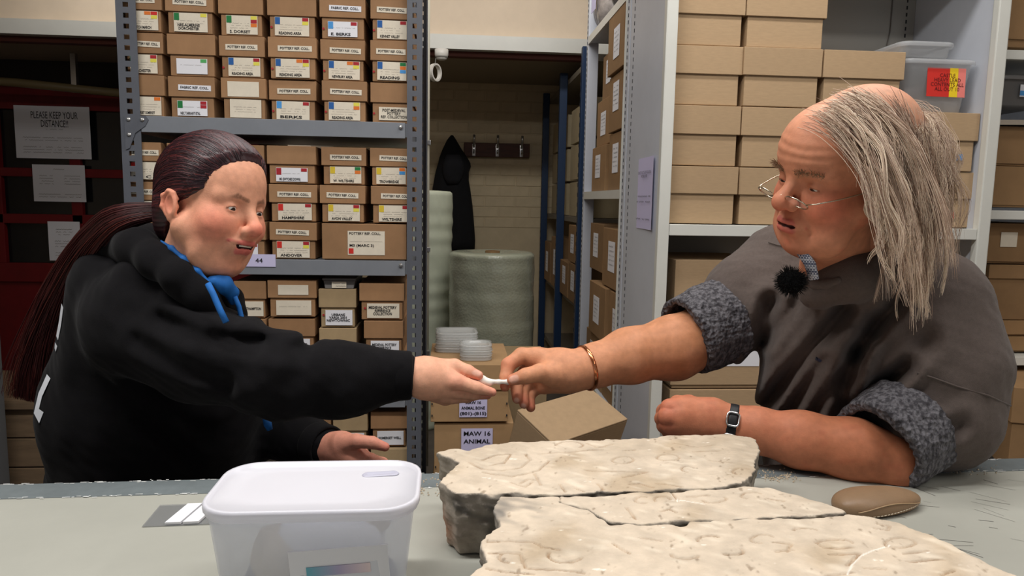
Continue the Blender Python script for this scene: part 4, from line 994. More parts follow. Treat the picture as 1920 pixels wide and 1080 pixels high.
xs = np.linspace(-.05, .056, 30); path = onto(fcase, np.stack([xs, -.03+0*xs, .012+.010*np.sin((xs+.05)/.106*PI)], 1))
MB().tube(path, .0009, 6).build('piping', mat('pale_piping', (170, 142, 108), .4), gc, True)
mb = MB(); xs = np.linspace(-.03, .045, 16)
for x in xs:
    s = onto(fcase, [(x, -.03, .006+.004*(x+.03)/.07), (x+.0032, -.03, .0064+.004*(x+.03)/.07)], .0008); mb.tube(s, .00055, 5)
mb.build('stitching', mat('cream_thread', (222, 208, 184), .7), gc)
# ================================================================ people
def rotm(yaw, pitch, roll):
    """columns: head-forward, head-left, head-up in world; yaw = compass of the gaze, pitch down positive, roll to own left"""
    f = V(math.cos(yaw)*math.cos(pitch), math.sin(yaw)*math.cos(pitch), -math.sin(pitch)); l0 = V(-math.sin(yaw), math.cos(yaw), 0); u0 = np.cross(f, l0)
    l = l0*math.cos(roll)-u0*math.sin(roll); u = np.cross(f, l); return np.stack([f, l, u], 1)
def mir(p): q = p.copy(); q[:, 1] = np.abs(q[:, 1]); return q
def skull(p, h):
    cz, cb = h.get('cz', 0), h.get('cb', 0)
    d = ell(p, (-.004-cb/2, 0, .043+cz*.5), (.099+cb/2, .077, .078+cz*.5))
    if h.get('crown'): d = smin(d, ell(p, (-.055, 0, .062), (.085, .073, .08)), .03)
    return smin(d, ell(p, (.03+h.get('fore', 0), 0, .03+cz*.4+h.get('fore', 0)), (.064, .063, .062+cz*.4)), .03)
def recess(p, h):
    """sets the mouth and chin back"""
    if not h.get('rec'): return p
    q = p.copy(); q[:, 0] += h['rec']*sstep(-p[:, 2], .036, .10)*sstep(p[:, 0], .0, .05); return q
def head_sdf(h):
    """h: dict of shape numbers; head-local metres, x forward, y left, z up, origin between the ears at eye level"""
    def f(p):
        p = recess(p, h); m = mir(p)
        d = skull(p, h)
        d = smin(d, ell(p, (.032, 0, -.035), (.056, .058+h.get('fat', 0), .07)), .03)
        d = smin(d, ell(m, (.052, .036, -.03+h.get('smile', 0)*.4), (.034, .03+h.get('fat', 0), .033)), .02)
        d = smin(d, cone(m, (.004, .054+h.get('fat', 0), -.04), (.06, .022, -.093), .024, .022), .022)
        d = smin(d, sph(p, (.074, 0, -.096), .0205), .016)
        if h.get('jowl'): d = smin(d, ell(p, (.03, 0, -.1), (.05, .05, .024+h['jowl'])), .02); d = smin(d, sph(m, (.045, .042, -.082), .022+h['jowl']*.5), .02)
        d = smin(d, cone(m, (.084, .006, .022), (.066, .047, .022), .0125, .012), .012)      # brow ridge
        d = smax(d, -ell(m, (.101, .032, .003), (.017, .02, .0125)), .012)                    # sockets
        d = smin(d, cone(p, (.088, 0, .012), (.109+h.get('nose', 0), 0, -.027+h.get('nz', 0)), .008, .0115), .012)
        d = smin(d, sph(p, (.1105+h.get('nose', 0), 0, -.033+h.get('nz', 0)), .0118+h.get('nb', 0)), .008)
        d = smin(d, sph(m, (.100+h.get('nose', 0)*.6, .0125, -.037+h.get('nz', 0)), .0092+h.get('nb', 0)*.7), .006)
        d = smax(d, -sph(m, (.107+h.get('nose', 0)*.7, .0065, -.0475+h.get('nz', 0)), .0042), .004)
        d = smin(d, ell(p, (.074, 0, -.063), (.03, .034, .026)), .014)                        # muzzle
        sm = h.get('smile', 0); op = h.get('open', .002); lk = h.get('lipk', 1); mw = h.get('mw', 0)
        d = smin(d, chain(m, [(.1045, 0, -.0585), (.1, .012, -.0585), (.086-mw*.9, .029+mw, -.0615+sm)], [.0052*lk, .0052*lk, .003*lk]), .005)
        d = smin(d, chain(m, [(.1015, 0, -.070-op), (.0975, .012, -.0695-op), (.085-mw*.9, .028+mw, -.0635+sm)], [.0062*lk, .0058*lk, .003*lk]), .005)
        d = smax(d, -chain(m, [(.106, 0, -.0635-op*.5), (.1, .014, -.0635-op*.5), (.088-mw*.9, .027+mw, -.0628+sm)], [.0012+op*.8, .0012+op*.6, .0004]), .002)
        # eyelids around the eyeball
        e = sph(m, (.0745, .032, .003), .0142); e = smax(e, -ell(m, (.091, .032, h.get('eyez', .001)), (.014, .0122, h.get('eyeh', .0038))), .0015)
        d = smin(d, e, .004)
        # ears
        Re = np.stack([V(.96, .22, .17), V(-.2, .97, -.05), V(-.18, 0.02, .98)], 1)
        ec = V(-.012, .078, -.004); es = h.get('ear', 1.); m0_ = m; m = (m-ec)/es+ec
        er = ell(m, (-.012, .081, -.002), (.0215, .0085, .033), Re)
        er = smax(er, -ell(m, (-.008, .0895, -.003), (.0105, .0062, .0185), Re), .003)
        er = smin(er, chain(m, [(.004, .079, .010), (-.003, .084, .021), (-.016, .087, .0255), (-.029, .089, .015), (-.03, .088, -.008), (-.02, .083, -.026)], [.003, .0036, .0038, .0038, .0034, .003]), .003)
        er = smin(er, ell(m, (-.011, .080, -.031), (.0085, .0052, .0085)), .005)
        er = smin(er, ell(m, (.003, .0785, -.007), (.0045, .004, .006)), .004)
        er = er*es; m = m0_
        d = smin(d, er, .005)
        nk = h.get('neck', ((-.025, 0, -.06), (-.055, 0, -.2))); d = smin(d, cone(p, nk[0], nk[1], .053+h.get('nkr', 0), .06+h.get('nkr', 0)), .03)
        if h.get('wr'):   # creases
            d = d+h.get('wf', 0)*(.0006*np.sin(p[:, 2]*420+8*p[:, 1]+1.5*wav(p, 30))*np.exp(-((p-V(.085, 0, .055))**2/V(.03, .05, .02)**2).sum(1)))
            d = d+h['wr']*.0012*np.exp(-(chain(m, [(.094, .02, -.036), (.085, .036, -.06), (.078, .036, -.075)], [.001]*3)/.004)**2)
            d = d+h['wr']*.0008*np.exp(-(chain(m, [(.082, .02, -.012), (.074, .034, -.016), (.062, .046, -.01)], [.0005]*3)/.003)**2)
        return d
    return f
def head_color(p, h, skin):
    p = recess(p, h); m = mir(p); c = L3(skin)[None].repeat(len(p), 0); G = lambda q, s: np.exp(-(((m-V(*q))/s)**2).sum(1))
    c = mixc(c, h['flush'], .75*G((.06, .045, -.03), .03)*h.get('fl', 1)); c = mixc(c, h['flush'], .7*G((.115, 0, -.034), .017)*h.get('fl', 1))
    c = mixc(c, h['flush'], .5*G((-.02, .085, 0), .03)); c = mixc(c, h['flush'], .3*G((.075, .0, -.1), .03))
    sm = h.get('smile', 0); op = h.get('open', .002); mw = h.get('mw', 0); lk = h.get('lipk', 1)
    lip = np.minimum(chain(m, [(.1045, 0, -.0585), (.1, .012, -.0585), (.086-mw*.9, .029+mw, -.0615+sm)], [.0052*lk, .0052*lk, .003*lk]), chain(m, [(.1015, 0, -.070-op), (.0975, .012, -.0695-op), (.085-mw*.9, .028+mw, -.0635+sm)], [.0062*lk, .0058*lk, .003*lk]))
    c = mixc(c, h['lip'], (1-sstep(lip, .0004, .0022))*.9)
    mth = chain(m, [(.104, 0, -.0635-op*.5), (.098, .014, -.0635-op*.5), (.087-mw*.9, .027+mw, -.0628+sm)], [.0012+op*.6, .0012+op*.5, .001])
    c = mixc(c, (60, 18, 18), 1-sstep(mth, .0002, .0014))
    br = chain(m, [(.098, .011, .0185), (.092, .03, .0245), (.074, .05, .0195)], [.0008]*3); c = mixc(c, h['brow'], (1-sstep(br, .0008, h.get('bw', .0062)))*h.get('browk', .7)*(.75+.25*np.sin(m[:, 1]*2500)))
    lash = chain(m, [(.088, .0205, h.get('eyez', .001)+.001), (.0905, .032, h.get('eyez', .001)+h.get('eyeh', .0038)), (.083, .0445, h.get('eyez', .001))], [.0004]*3); c = mixc(c, (70, 44, 36), (1-sstep(lash, .0006, .002))*.7)
    c = mixc(c, h['shade'], .25*np.exp(-(((m-V(.08, .032, -.008))/V(.02, .016, .006))**2).sum(1)))
    return c
def place(v, R, o, s=1.): return o+(v*s)@R.T
def local(p, R, o, s=1.): return ((p-o)@R)/s
EYEW = mat('eye_white', (226, 220, 212), .2); IRIS = mat('eye_dark', (44, 34, 30), .15)
def eyes(parent, R, o, s, look, name='eye'):
    for sy in (1, -1):
        c = o+R@V(.0745, sy*.032, .003)*s; g = R@V(*look); g /= np.linalg.norm(g)
        bm = bmesh.new(); bmesh.ops.create_uvsphere(bm, u_segments=48, v_segments=32, radius=.0128*s); me = bpy.data.meshes.new('eyeball'); bm.to_mesh(me); bm.free()
        me.materials.append(EYEW); me.materials.append(IRIS)
        for p_ in me.polygons:
            p_.use_smooth = True
            if (np.array(p_.center)/np.linalg.norm(p_.center))@g > .88: p_.material_index = 1
        e = obj('eyeball', me, parent); e.location = c
def hand_sdf(palm, fingers, k=.007):
    """palm: list of (a, b, ra, rb); fingers: list of (points, radii); k blends within a finger, fingers stay apart"""
    def f(p):
        d = None
        for a, b, ra, rb in palm: e = cone(p, a, b, ra, rb); d = e if d is None else smin(d, e, .016)
        fs = None
        for pts, rad in fingers:
            e = chain(p, pts, rad, .004)
            e2 = smin(d, e, k); fs = e2 if fs is None else np.minimum(fs, e2)
        return fs
    return f
def hand_color(v, skin, tips, flush, nails=()):
    c = L3(skin)[None].repeat(len(v), 0)
    for t in tips: c = mixc(c, flush, .55*np.exp(-(((v-t)/.014)**2).sum(1)))
    for (n_, rr) in nails: c = mixc(c, (232, 184, 164), .7*(1-sstep(np.sqrt((((v-n_)/rr)**2).sum(1)), .7, 1.1)))
    return c
def PX(l): return [P(*q) for q in l]
SKINM = vcol_mat('skin', .58, bump=.18, bscale=420, sss=.08, spec=.28, mottling=.1, mscale=90)
def person(label, loc):
    return thing('person', label, 'person', loc)
def under(root, o):
    """keep world coordinates for a part below a thing that stands at its own base"""
    o.parent = root; o.matrix_parent_inverse = Matrix.Translation(root.location).inverted(); return o
def sub_under(part, o):
    o.parent = part; return o                      # the part's own frame is the world frame shifted once already
def strands(name, paths, rad, cols, m, seg=3):
    """paths (n, k, 3): thin tapering hair tubes in one mesh, a colour each"""
    n, k, _ = paths.shape; t = np.gradient(paths, axis=1); t /= np.linalg.norm(t, axis=2, keepdims=True)+1e-9
    ref = np.zeros_like(t); ref[:, :, 1] = 1.; a = np.cross(t, ref); a /= np.linalg.norm(a, axis=2, keepdims=True)+1e-9; b = np.cross(t, a)
    taper = np.interp(np.linspace(0, 1, k), [0, .1, .7, 1], [.6, 1, .9, .25])[None, :, None]*np.asarray(rad).reshape(-1, 1, 1)
    vs = np.stack([paths+(a*math.cos(2*PI*j/seg)+b*math.sin(2*PI*j/seg))*taper for j in range(seg)], 2)      # n,k,seg,3
    idx = np.arange(n*k*seg).reshape(n, k, seg); q = []
    for j in range(seg):
        j2 = (j+1) % seg; q.append(np.stack([idx[:, :-1, j], idx[:, :-1, j2], idx[:, 1:, j2], idx[:, 1:, j]], -1).reshape(-1, 4))
    return fast_mesh(name, vs.reshape(-1, 3), np.concatenate(q), m, np.repeat(cols, k*seg, 0))
HAIRM = vcol_mat('hair', .42, spec=.5, mottling=.05)
def cloth_noise(p, a, f=14, o=0): return a*wav(p, f, 7, o)

# ---------------------------------------------------------------- the woman on the left
WO = person('woman in black hoodie with long dark red ponytail, holding out her right hand', tuple(P(300, 880, 1.4)*[1, 1, 0]))
wR = rotm(math.radians(-29), math.radians(1), math.radians(9)); wS = .89
wO = P(397, 394, 1.24)
wh = dict(fat=.006, cz=.02, cb=.01, ear=.84, rec=.02, smile=.0065, mw=.0025, lipk=.82, open=.0022, jowl=.004, nose=.0, nb=.0006, eyeh=.0034, eyez=.0005, flush=(222, 118, 96), lip=(206, 104, 96), brow=(104, 72, 54), shade=(190, 140, 110), browk=.8, bw=.0042, fl=1.35, nkr=.004, wr=.8, neck=((-.02, 0, -.06), (-.06, 0, -.2)))
fh = head_sdf(wh); WSK = (216, 156, 126)
v, fc = surface(fh, (-.13, -.115, -.21), (.135, .115, .135), .0018)
parts = [(place(v, wR, wO, wS), fc, head_color(v, wh, WSK))]
# right hand, back of the hand to the camera
palm = [(P(770, 706, 1.2), P(800, 706, 1.2), .031, .031), (P(800, 705, 1.2), P(836, 700, 1.205), .030, .021), (P(800, 712, 1.2), P(838, 722, 1.198), .030, .0205), (P(805, 722, 1.203), P(830, 738, 1.208), .022, .016)]
fing = [(PX([(818, 692, 1.213), (852, 687, 1.207), (877, 696, 1.199), (897, 704, 1.195)]), [.018, .0128, .0108, .0082]),
        (PX([(832, 708, 1.195), (858, 716, 1.184), (893, 727, 1.183), (923, 735.5, 1.187)]), [.018, .0132, .0104, .0072]),
        (PX([(828, 724, 1.2), (855, 734, 1.194), (888, 739, 1.197), (914, 741, 1.202)]), [.016, .0118, .0096, .0072]),
        (PX([(822, 734, 1.206), (847, 745, 1.202), (876, 745, 1.208), (897, 742, 1.214)]), [.015, .0112, .009, .007]),
        (PX([(816, 740, 1.212), (835, 749, 1.212), (858, 747, 1.22), (876, 743, 1.226)]), [.013, .01, .0082, .0066])]
f1 = hand_sdf(palm, fing); allp = np.concatenate([np.array(p_) for p_, _ in fing]+[np.array([P(768, 706, 1.2)])])
v, fc = surface(f1, allp.min(0)-.045, allp.max(0)+.035, .0016)
parts.append((v, fc, hand_color(v, (228, 170, 140), [fing[i][0][-1] for i in range(5)]+[fing[1][0][1]], (216, 118, 104), [(P(896, 699, 1.187), V(.011, .008, .006))])))
# left hand, open palm, low behind the container
palm = [(P(600, 838, 1.37), P(640, 842, 1.35), .03, .031), (P(640, 842, 1.35), P(668, 856, 1.34), .03, .024), (P(640, 852, 1.36), P(668, 866, 1.36), .026, .02)]
fing2 = [(PX([(640, 832, 1.335), (668, 827, 1.32), (698, 830, 1.315), (722, 838, 1.315)]), [.022, .0135, .0115, .0085]),
         (PX([(662, 856, 1.335), (695, 862, 1.33), (718, 868, 1.335), (730, 877, 1.34)]), [.02, .012, .01, .008]),
         (PX([(662, 862, 1.35), (698, 869, 1.345), (724, 876, 1.35), (735, 885, 1.355)]), [.02, .012, .01, .008]),
         (PX([(660, 868, 1.365), (692, 877, 1.365), (715, 884, 1.37), (728, 892, 1.375)]), [.018, .0115, .0095, .008]),
         (PX([(655, 872, 1.38), (682, 882, 1.385), (702, 890, 1.39), (712, 897, 1.395)]), [.016, .0105, .009, .0075])]
f2 = hand_sdf(palm, fing2); allp = np.concatenate([np.array(p_) for p_, _ in fing2]+[np.array([P(598, 838, 1.37)])])
v, fc = surface(f2, allp.min(0)-.045, allp.max(0)+.035, .002)
parts.append((v, fc, hand_color(v, (222, 152, 128), [q[0][-1] for q in fing2], (206, 104, 92))))
# hidden core: neck, torso, arms, so that head and hands belong to one figure
wsh, wel, wcf = P(285, 605, 1.26), P(530, 712, 1.165), P(770, 708, 1.2)
wsh2, wel2, wcf2 = P(330, 620, 1.5), P(470, 800, 1.52), P(600, 838, 1.37)
def fcore(p):
    d = chain(p, [place(V(-.03, 0, -.08)[None], wR, wO, wS)[0], P(310, 560, 1.34), P(290, 760, 1.4), P(295, 1000, 1.42)], [.044, .045, .1, .11], .03)
    d = smin(d, chain(p, [P(300, 600, 1.33), wsh, wel, wcf], [.06, .05, .035, .028], .02), .02); return smin(d, chain(p, [P(300, 600, 1.4), wsh2, wel2, wcf2], [.06, .05, .035, .027], .02), .02)
v, fc = surface(fcore, (-.75, 1.05, .55), (.0, 1.65, 1.14), .008); parts.append((v, fc, L3(WSK)[None].repeat(len(v), 0)))
V_, F_, C_ = join(parts)
wb_ = under(WO, obj('body', fast_mesh('body', V_, F_, SKINM, C_)))
wb_['label'] = 'smiling face and pale hands'
def teeth(R, o, s, z, w_, parent):
    mb = MB(); n = 10
    for i in range(n+1):
        y = -w_+2*w_*i/n; x = .1036-.0125*(y/.024)**2-wh['rec']*.37; mb.v += [tuple(o+R@V(x, y, z+.0016)*s), tuple(o+R@V(x, y, z-.0014)*s)]
    for i in range(n): mb.f.append((2*i, 2*i+1, 2*i+3, 2*i+2))
    return under(parent, mb.build('teeth', mat('teeth_white', (232, 222, 204), .25), None, True))
teeth(wR, wO, wS, -.0632, .015, WO)
eyes(wb_, wR, wO, wS, (.85, 0, -.45))
# hair: slicked-back cap, strands, ponytail
WH = (44, 18, 24)
def hairline(m): return np.interp(m[:, 2], [-.1, -.05, -.02, .0, .006, .012, .029, .056, .078, .1, .13], [-.08, -.06, -.04, -.022, -.002, .02, .05, .06, .077, .1, .16])
def fcap_l(m0):
    m = mir(m0); ln = m[:, 0]-hairline(m)
    th = .0005+.0075*sstep(-ln, -.002, .03)
    c = smin(skull(m0, wh), ell(m0, (-.055, 0, -.02), (.05, .058, .06)), .03)-th
    return smax(c, ln*.6, .003)
fcap_n = lambda p: fcap_l(p)+.0004*np.sin(np.arctan2(p[:, 1], p[:, 2]-.0)*46+3*wav(p, 20))
v, fc = surface(fcap_n, (-.15, -.1, -.1), (.13, .1, .145), .002)
hc_ = L3(WH)[None].repeat(len(v), 0); hc_ = mixc(hc_, (92, 34, 36), sstep(wav(v*[.3, 2, 2], 60), .2, 1)*.5)
wc = under(WO, obj('hair', fast_mesh('hair', place(v, wR, wO, wS), fc, HAIRM, hc_)))
rs = np.random.RandomState(5); n = 900
th = rs.uniform(-2.2, 2.2, n); zs_ = .098*np.cos(th*.72)-.01; ys_ = .083*np.sin(th*.72)
zs_ = zs_*1.15+.01; ys_ = ys_; p0 = np.stack([0*th, ys_, zs_], 1); p0[:, 0] = np.minimum(hairline(p0), .1)+rs.uniform(-.045, .007, n); pe = np.stack([-.112+0*th, .012*np.sin(th), -.002+.014*np.cos(th)], 1); tt_ = np.linspace(0, 1, 14)
pt = p0[:, None]*(1-tt_[None, :, None])+pe[:, None]*tt_[None, :, None]; pt[:, :, 2] += .05*np.sin(tt_*PI)[None]*(np.cos(th*.72))[:, None]
fl_ = pt.reshape(-1, 3)
for _ in range(6): fl_ = fl_-grad(fcap_l, fl_)*(fcap_l(fl_)-.0006)[:, None]*.8
pt = place(fl_, wR, wO, wS).reshape(n, 14, 3)
cs = L3(WH)[None]*rs.uniform(.5, 1.9, (n, 1)); cs[rs.rand(n) < .2] = L3((112, 46, 44))
sub_under(wc, obj('strands', strands('strands', pt, np.full(n, .0006), cs, HAIRM)))

pony = np.array([place(V(-.108, 0, -.004)[None], wR, wO, wS)[0], P(228, 402, 1.26), P(188, 438, 1.30), P(150, 490, 1.35), P(118, 560, 1.39), P(90, 630, 1.41), P(72, 690, 1.42), P(62, 750, 1.42)])
kk = 26; u_ = np.linspace(0, len(pony)-1, kk); pc_ = np.stack([np.interp(u_, np.arange(len(pony)), pony[:, i]) for i in range(3)], 1)
for _ in range(3): pc_[1:-1] = (pc_[:-2]+2*pc_[1:-1]+pc_[2:])/4
rad_ = np.interp(np.linspace(0, 1, kk), [0, .05, .2, .6, .9, 1], [.012, .016, .026, .034, .03, .02])
tg_ = np.gradient(pc_, axis=0); tg_ /= np.linalg.norm(tg_, axis=1)[:, None]; n1_ = np.cross(tg_, V(0, 1, 0)); n1_ /= np.linalg.norm(n1_, axis=1)[:, None]; n2_ = np.cross(tg_, n1_)
n = 1100; rr = np.sqrt(rs.uniform(.05, 1, n)); aa = rs.uniform(0, 2*PI, n); wob = rs.normal(0, .12, (n, 2))
tt = np.linspace(0, 1, kk)
pt = pc_[None]+(rr*np.cos(aa))[:, None, None]*(n1_*rad_[:, None])[None]+(rr*np.sin(aa))[:, None, None]*(n2_*rad_[:, None])[None]*.75
pt += (np.sin(tt*6+aa[:, None])*.003*tt)[:, :, None]*n1_[None]+(wob[:, 0:1]*tt**2*.16)[:, :, None]*n1_[None]
cs = L3((66, 24, 24))[None]*rs.uniform(.4, 1.5, (n, 1)); cs[rs.rand(n) < .15] = L3((104, 46, 38))
pn = obj('ponytail', strands('ponytail', pt, np.full(n, .0009), cs, HAIRM)); under(WO, pn)
b0 = pony[0]; mb = MB(); 
for k in range(24): pass
tie = MB(); ringp = [b0+tg_[0]*.006+(n1_[0]*math.cos(a)+n2_[0]*math.sin(a))*.0135 for a in np.linspace(0, 2*PI, 20)]
tie.tube(ringp, .0045, 8); under(WO, tie.build('hair_tie', mat('purple_tie', (92, 54, 150), .6), None, True))
# black hoodie
HOOD = mat('black_fleece', (19, 18, 20), .95, var=.18, vscale=40, bump=.25, bscale=900, spec=.12, sheen=.05)
def fhood(p):
    d = ell(p, P(292, 770, 1.41), (.205, .175, .21)); d = smin(d, ell(p, P(298, 960, 1.43), (.21, .18, .2)), .06)
    d = smin(d, ell(p, P(275, 600, 1.37), (.13, .14, .125)), .07); d = smin(d, ell(p, P(225, 520, 1.36), (.07, .09, .06)), .05)
    d = smin(d, ell(p, P(312, 548, 1.3), (.085, .1, .045)), .04); d = smin(d, cone(p, P(272, 520, 1.24), P(352, 578, 1.2), .04, .035), .03)
    d = smin(d, cone(p, P(290, 590, 1.28), P(330, 610, 1.5), .085, .085), .05)
    arm = chain(p, [P(262, 610, 1.25), P(400, 668, 1.19), P(520, 706, 1.165), P(640, 712, 1.18), P(745, 704, 1.197)], [.088, .073, .062, .058, .043], .03)
    arm = arm+.0045*np.sin(((p-P(520, 700, 1.17))@V(.8, .1, -.6))*95)*np.exp(-(((p-P(530, 690, 1.15))/.11)**2).sum(1))
    d = smin(d, arm, .035)
    d = smin(d, chain(p, [P(330, 640, 1.5), P(470, 790, 1.52), P(560, 820, 1.44), P(604, 836, 1.38)], [.085, .065, .052, .042], .03), .04)
    # creases running out along the sleeve and across the belly
    for (a, b, w_) in (((330, 560, 1.15), (430, 600, 1.13), .012), ((300, 600, 1.15), (470, 660, 1.1), .012), ((260, 640, 1.15), (420, 725, 1.1), .013), ((400, 640, 1.1), (560, 665, 1.1), .01), ((230, 720, 1.2), (380, 790, 1.2), .012), ((250, 800, 1.2), (330, 900, 1.2), .014)):
        a_, b_ = P(*a), P(*b); c_ = cone(p*V(1, 0, 1), a_*V(1, 0, 1), b_*V(1, 0, 1), 0, 0); d = d+.006*np.exp(-(c_/w_)**2)-.004*np.exp(-((c_-.022)/w_)**2)
    return (d+cloth_noise(p, .003, 26)+cloth_noise(p, .0011, 75, 12))*.85
v, fc = surface(fhood, (-.80, 1.0, .56), (.02, 1.75, 1.16), .005)
wj = under(WO, obj('hoodie', fast_mesh('hoodie', v, fc, HOOD))); wj['label'] = 'black fleece hoodie'
# ribbed cuffs, hood roll, blue lining and cords
def sub(f, lo, hi, res, name, m, root, col=None):
    v, fc = surface(f, lo, hi, res); return under(root, obj(name, fast_mesh(name, v, fc, m, None if col is None else col(v))))
def bb(pts, pad): a = np.array(pts); return a.min(0)-pad, a.max(0)+pad
c0, c1 = P(738, 704, 1.197), P(773, 704, 1.2)
def ringband(c0, c1, r0, r1, th):
    ax = (c1-c0)/np.linalg.norm(c1-c0); L_ = np.linalg.norm(c1-c0)
    def f(p):
        t = (p-c0)@ax; q = p-c0-t[:, None]*ax; r = np.sqrt((q*q).sum(1)); h = np.clip(t/L_, 0, 1); rm = r0+(r1-r0)*h
        return smax(np.abs(r-rm)-th, np.abs(t-L_/2)-L_/2, .006)
    return f
sub(ringband(c0, c1, .0395, .0375, .0035), *bb([c0, c1], .06), .002, 'cuff', HOOD, WO)
c0, c1 = P(592, 832, 1.39), P(616, 840, 1.36); sub(ringband(c0, c1, .041, .039, .0035), *bb([c0, c1], .06), .0025, 'cuff', HOOD, WO)
hp = PX([(228, 462, 1.33), (258, 468, 1.25), (297, 490, 1.2), (338, 523, 1.175), (374, 553, 1.175), (404, 590, 1.19)])
hp2 = PX([(228, 462, 1.33), (280, 452, 1.4), (350, 490, 1.42), (405, 530, 1.36), (432, 560, 1.30), (446, 590, 1.26)])
def froll(p): return smin(chain(p, hp, [.034, .032, .027, .025, .023, .02], .02), chain(p, hp2, [.034, .03, .026, .022, .018, .015], .02), .02)+cloth_noise(p, .003, 40)
sub(froll, *bb(hp+hp2, .05), .003, 'hood', HOOD, WO)
BLUEC = mat('blue_lining', (18, 96, 170), .75, var=.12, vscale=60)
lp = PX([(302, 452, 1.215), (322, 466, 1.192), (345, 486, 1.178), (370, 508, 1.172), (392, 530, 1.172)])
sub(lambda p: chain(p, lp, [.002, .0035, .0045, .004, .003], .008), *bb(lp, .02), .002, 'lining', BLUEC, WO)
lp2 = PX([(400, 528, 1.18), (420, 534, 1.19), (434, 548, 1.205), (436, 564, 1.21)])
sub(lambda p: chain(p, lp2, [.010, .013, .010, .007], .01)+.0006*np.sin(p[:, 0]*420), *bb(lp2, .04), .002, 'lining', BLUEC, WO)
mb = MB(); mb.tube(PX([(390, 532, 1.128), (400, 552, 1.122), (412, 580, 1.116), (424, 604, 1.11)]), .0048, 8); under(WO, mb.build('drawstring', BLUEC, None, True))
mb = MB(); mb.tube(PX([(440, 556, 1.20), (448, 575, 1.2), (455, 605, 1.195), (459, 634, 1.19)]), .0042, 8); under(WO, mb.build('drawstring', BLUEC, None, True))
mb = MB(); mb.tube(PX([(496, 785, 1.24), (502, 795, 1.235), (506, 806, 1.235)]), [.004, .007, .005], 8); under(WO, mb.build('toggle', BLUEC, None, True))
def patch(f, path, wd, name, m, root, off=.001):
    """a thin printed strip lying on a clothed surface"""
    p = onto(f, path, off); mb = MB(); n = len(p); t = np.gradient(p, axis=0); g = grad(f, p); s = np.cross(t, g); s /= np.linalg.norm(s, axis=1)[:, None]+1e-9
    for i in range(n): mb.v += [tuple(p[i]-s[i]*wd/2), tuple(p[i]+s[i]*wd/2)]
    for i in range(n-1): mb.f.append((2*i, 2*i+1, 2*i+3, 2*i+2))
    return under(root, mb.build(name, m, None, True))
PRINT = mat('white_print', (226, 230, 236), .7)
for pl in ([(140, 572, 1.30), (126, 606, 1.3), (117, 634, 1.3)], [(114, 646, 1.3), (112, 656, 1.3)], [(96, 706, 1.31), (88, 742, 1.31), (90, 770, 1.31), (100, 782, 1.3)]):
    patch(fhood, PX(pl), .022, 'back_print', PRINT, WO)
# the white worked bone passed between the hands
bn = thing('worked_bone', 'small white carved bone passed between the two hands', 'bone', tuple(P(915, 712, 1.19)))
q0 = P(915, 712, 1.19)
def fbone(p): 
    d = chain(p, PX([(886, 707, 1.203), (904, 713, 1.2), (918, 718, 1.197)]), [.006, .0078, .0055], .004)
    return smin(d, chain(p, PX([(914, 715, 1.197), (935, 716, 1.196), (952, 716, 1.196), (966, 715, 1.197)]), [.0045, .0036, .0038, .004], .004), .004)
v, fc = surface(fbone, *bb(PX([(884, 704, 1.19), (966, 718, 1.2)]), .015), .0012)
o = obj('shaft', fast_mesh('shaft', v-q0, fc, mat('bone_white', (244, 240, 230), .45)), bn)
# ---------------------------------------------------------------- the man on the right
MA = person('balding man with long grey hair and glasses in a brown sweatshirt, elbow on table', tuple(P(1620, 880, 1.3)*[1, 1, 0]))
mR = rotm(math.radians(198), math.radians(9), math.radians(14)); mS = .94
mO = P(1570, 333, 1.08)
mh = dict(crown=1, cz=.012, cb=.04, fore=.012, nz=.008, fat=.001, smile=-.004, lipk=.72, open=.0018, jowl=.013, nose=.005, nb=.002, eyeh=.0019, eyez=-.0015, flush=(200, 96, 74), lip=(190, 100, 88), brow=(150, 120, 92), shade=(170, 110, 84), browk=.6, fl=1.2, nkr=.0, wr=1.8, wf=2.2, neck=((-.02, 0, -.06), (-.06, -.03, -.2)))
MSK = (204, 138, 106)
fm = head_sdf(mh)
v, fc = surface(fm, (-.16, -.115, -.21), (.145, .115, .18), .0018)
mc_ = head_color(v, mh, MSK); mc_ = mixc(mc_, (216, 156, 126), sstep(v[:, 2], .07, .12)*.7); mc_ = mixc(mc_, (196, 104, 80), .35*sstep(wav(v, 90, 8, 3), .2, 1)*sstep(-v[:, 2], -.03, .02))
scl = sstep(v[:, 2], .05, .09)*sstep(v[:, 1], -.02, .03)*(1-np.exp(-(((v-V(-.1, .01, .12))/V(.05, .05, .04))**2).sum(1)))*sstep(-v[:, 0], -.075, -.03)
mc_ = mixc(mc_, (168, 136, 114), scl*.65*(.7+.3*wav(v*[1, 1, .1], 300)))
mparts = [(place(v, mR, mO, mS), fc, mc_)]
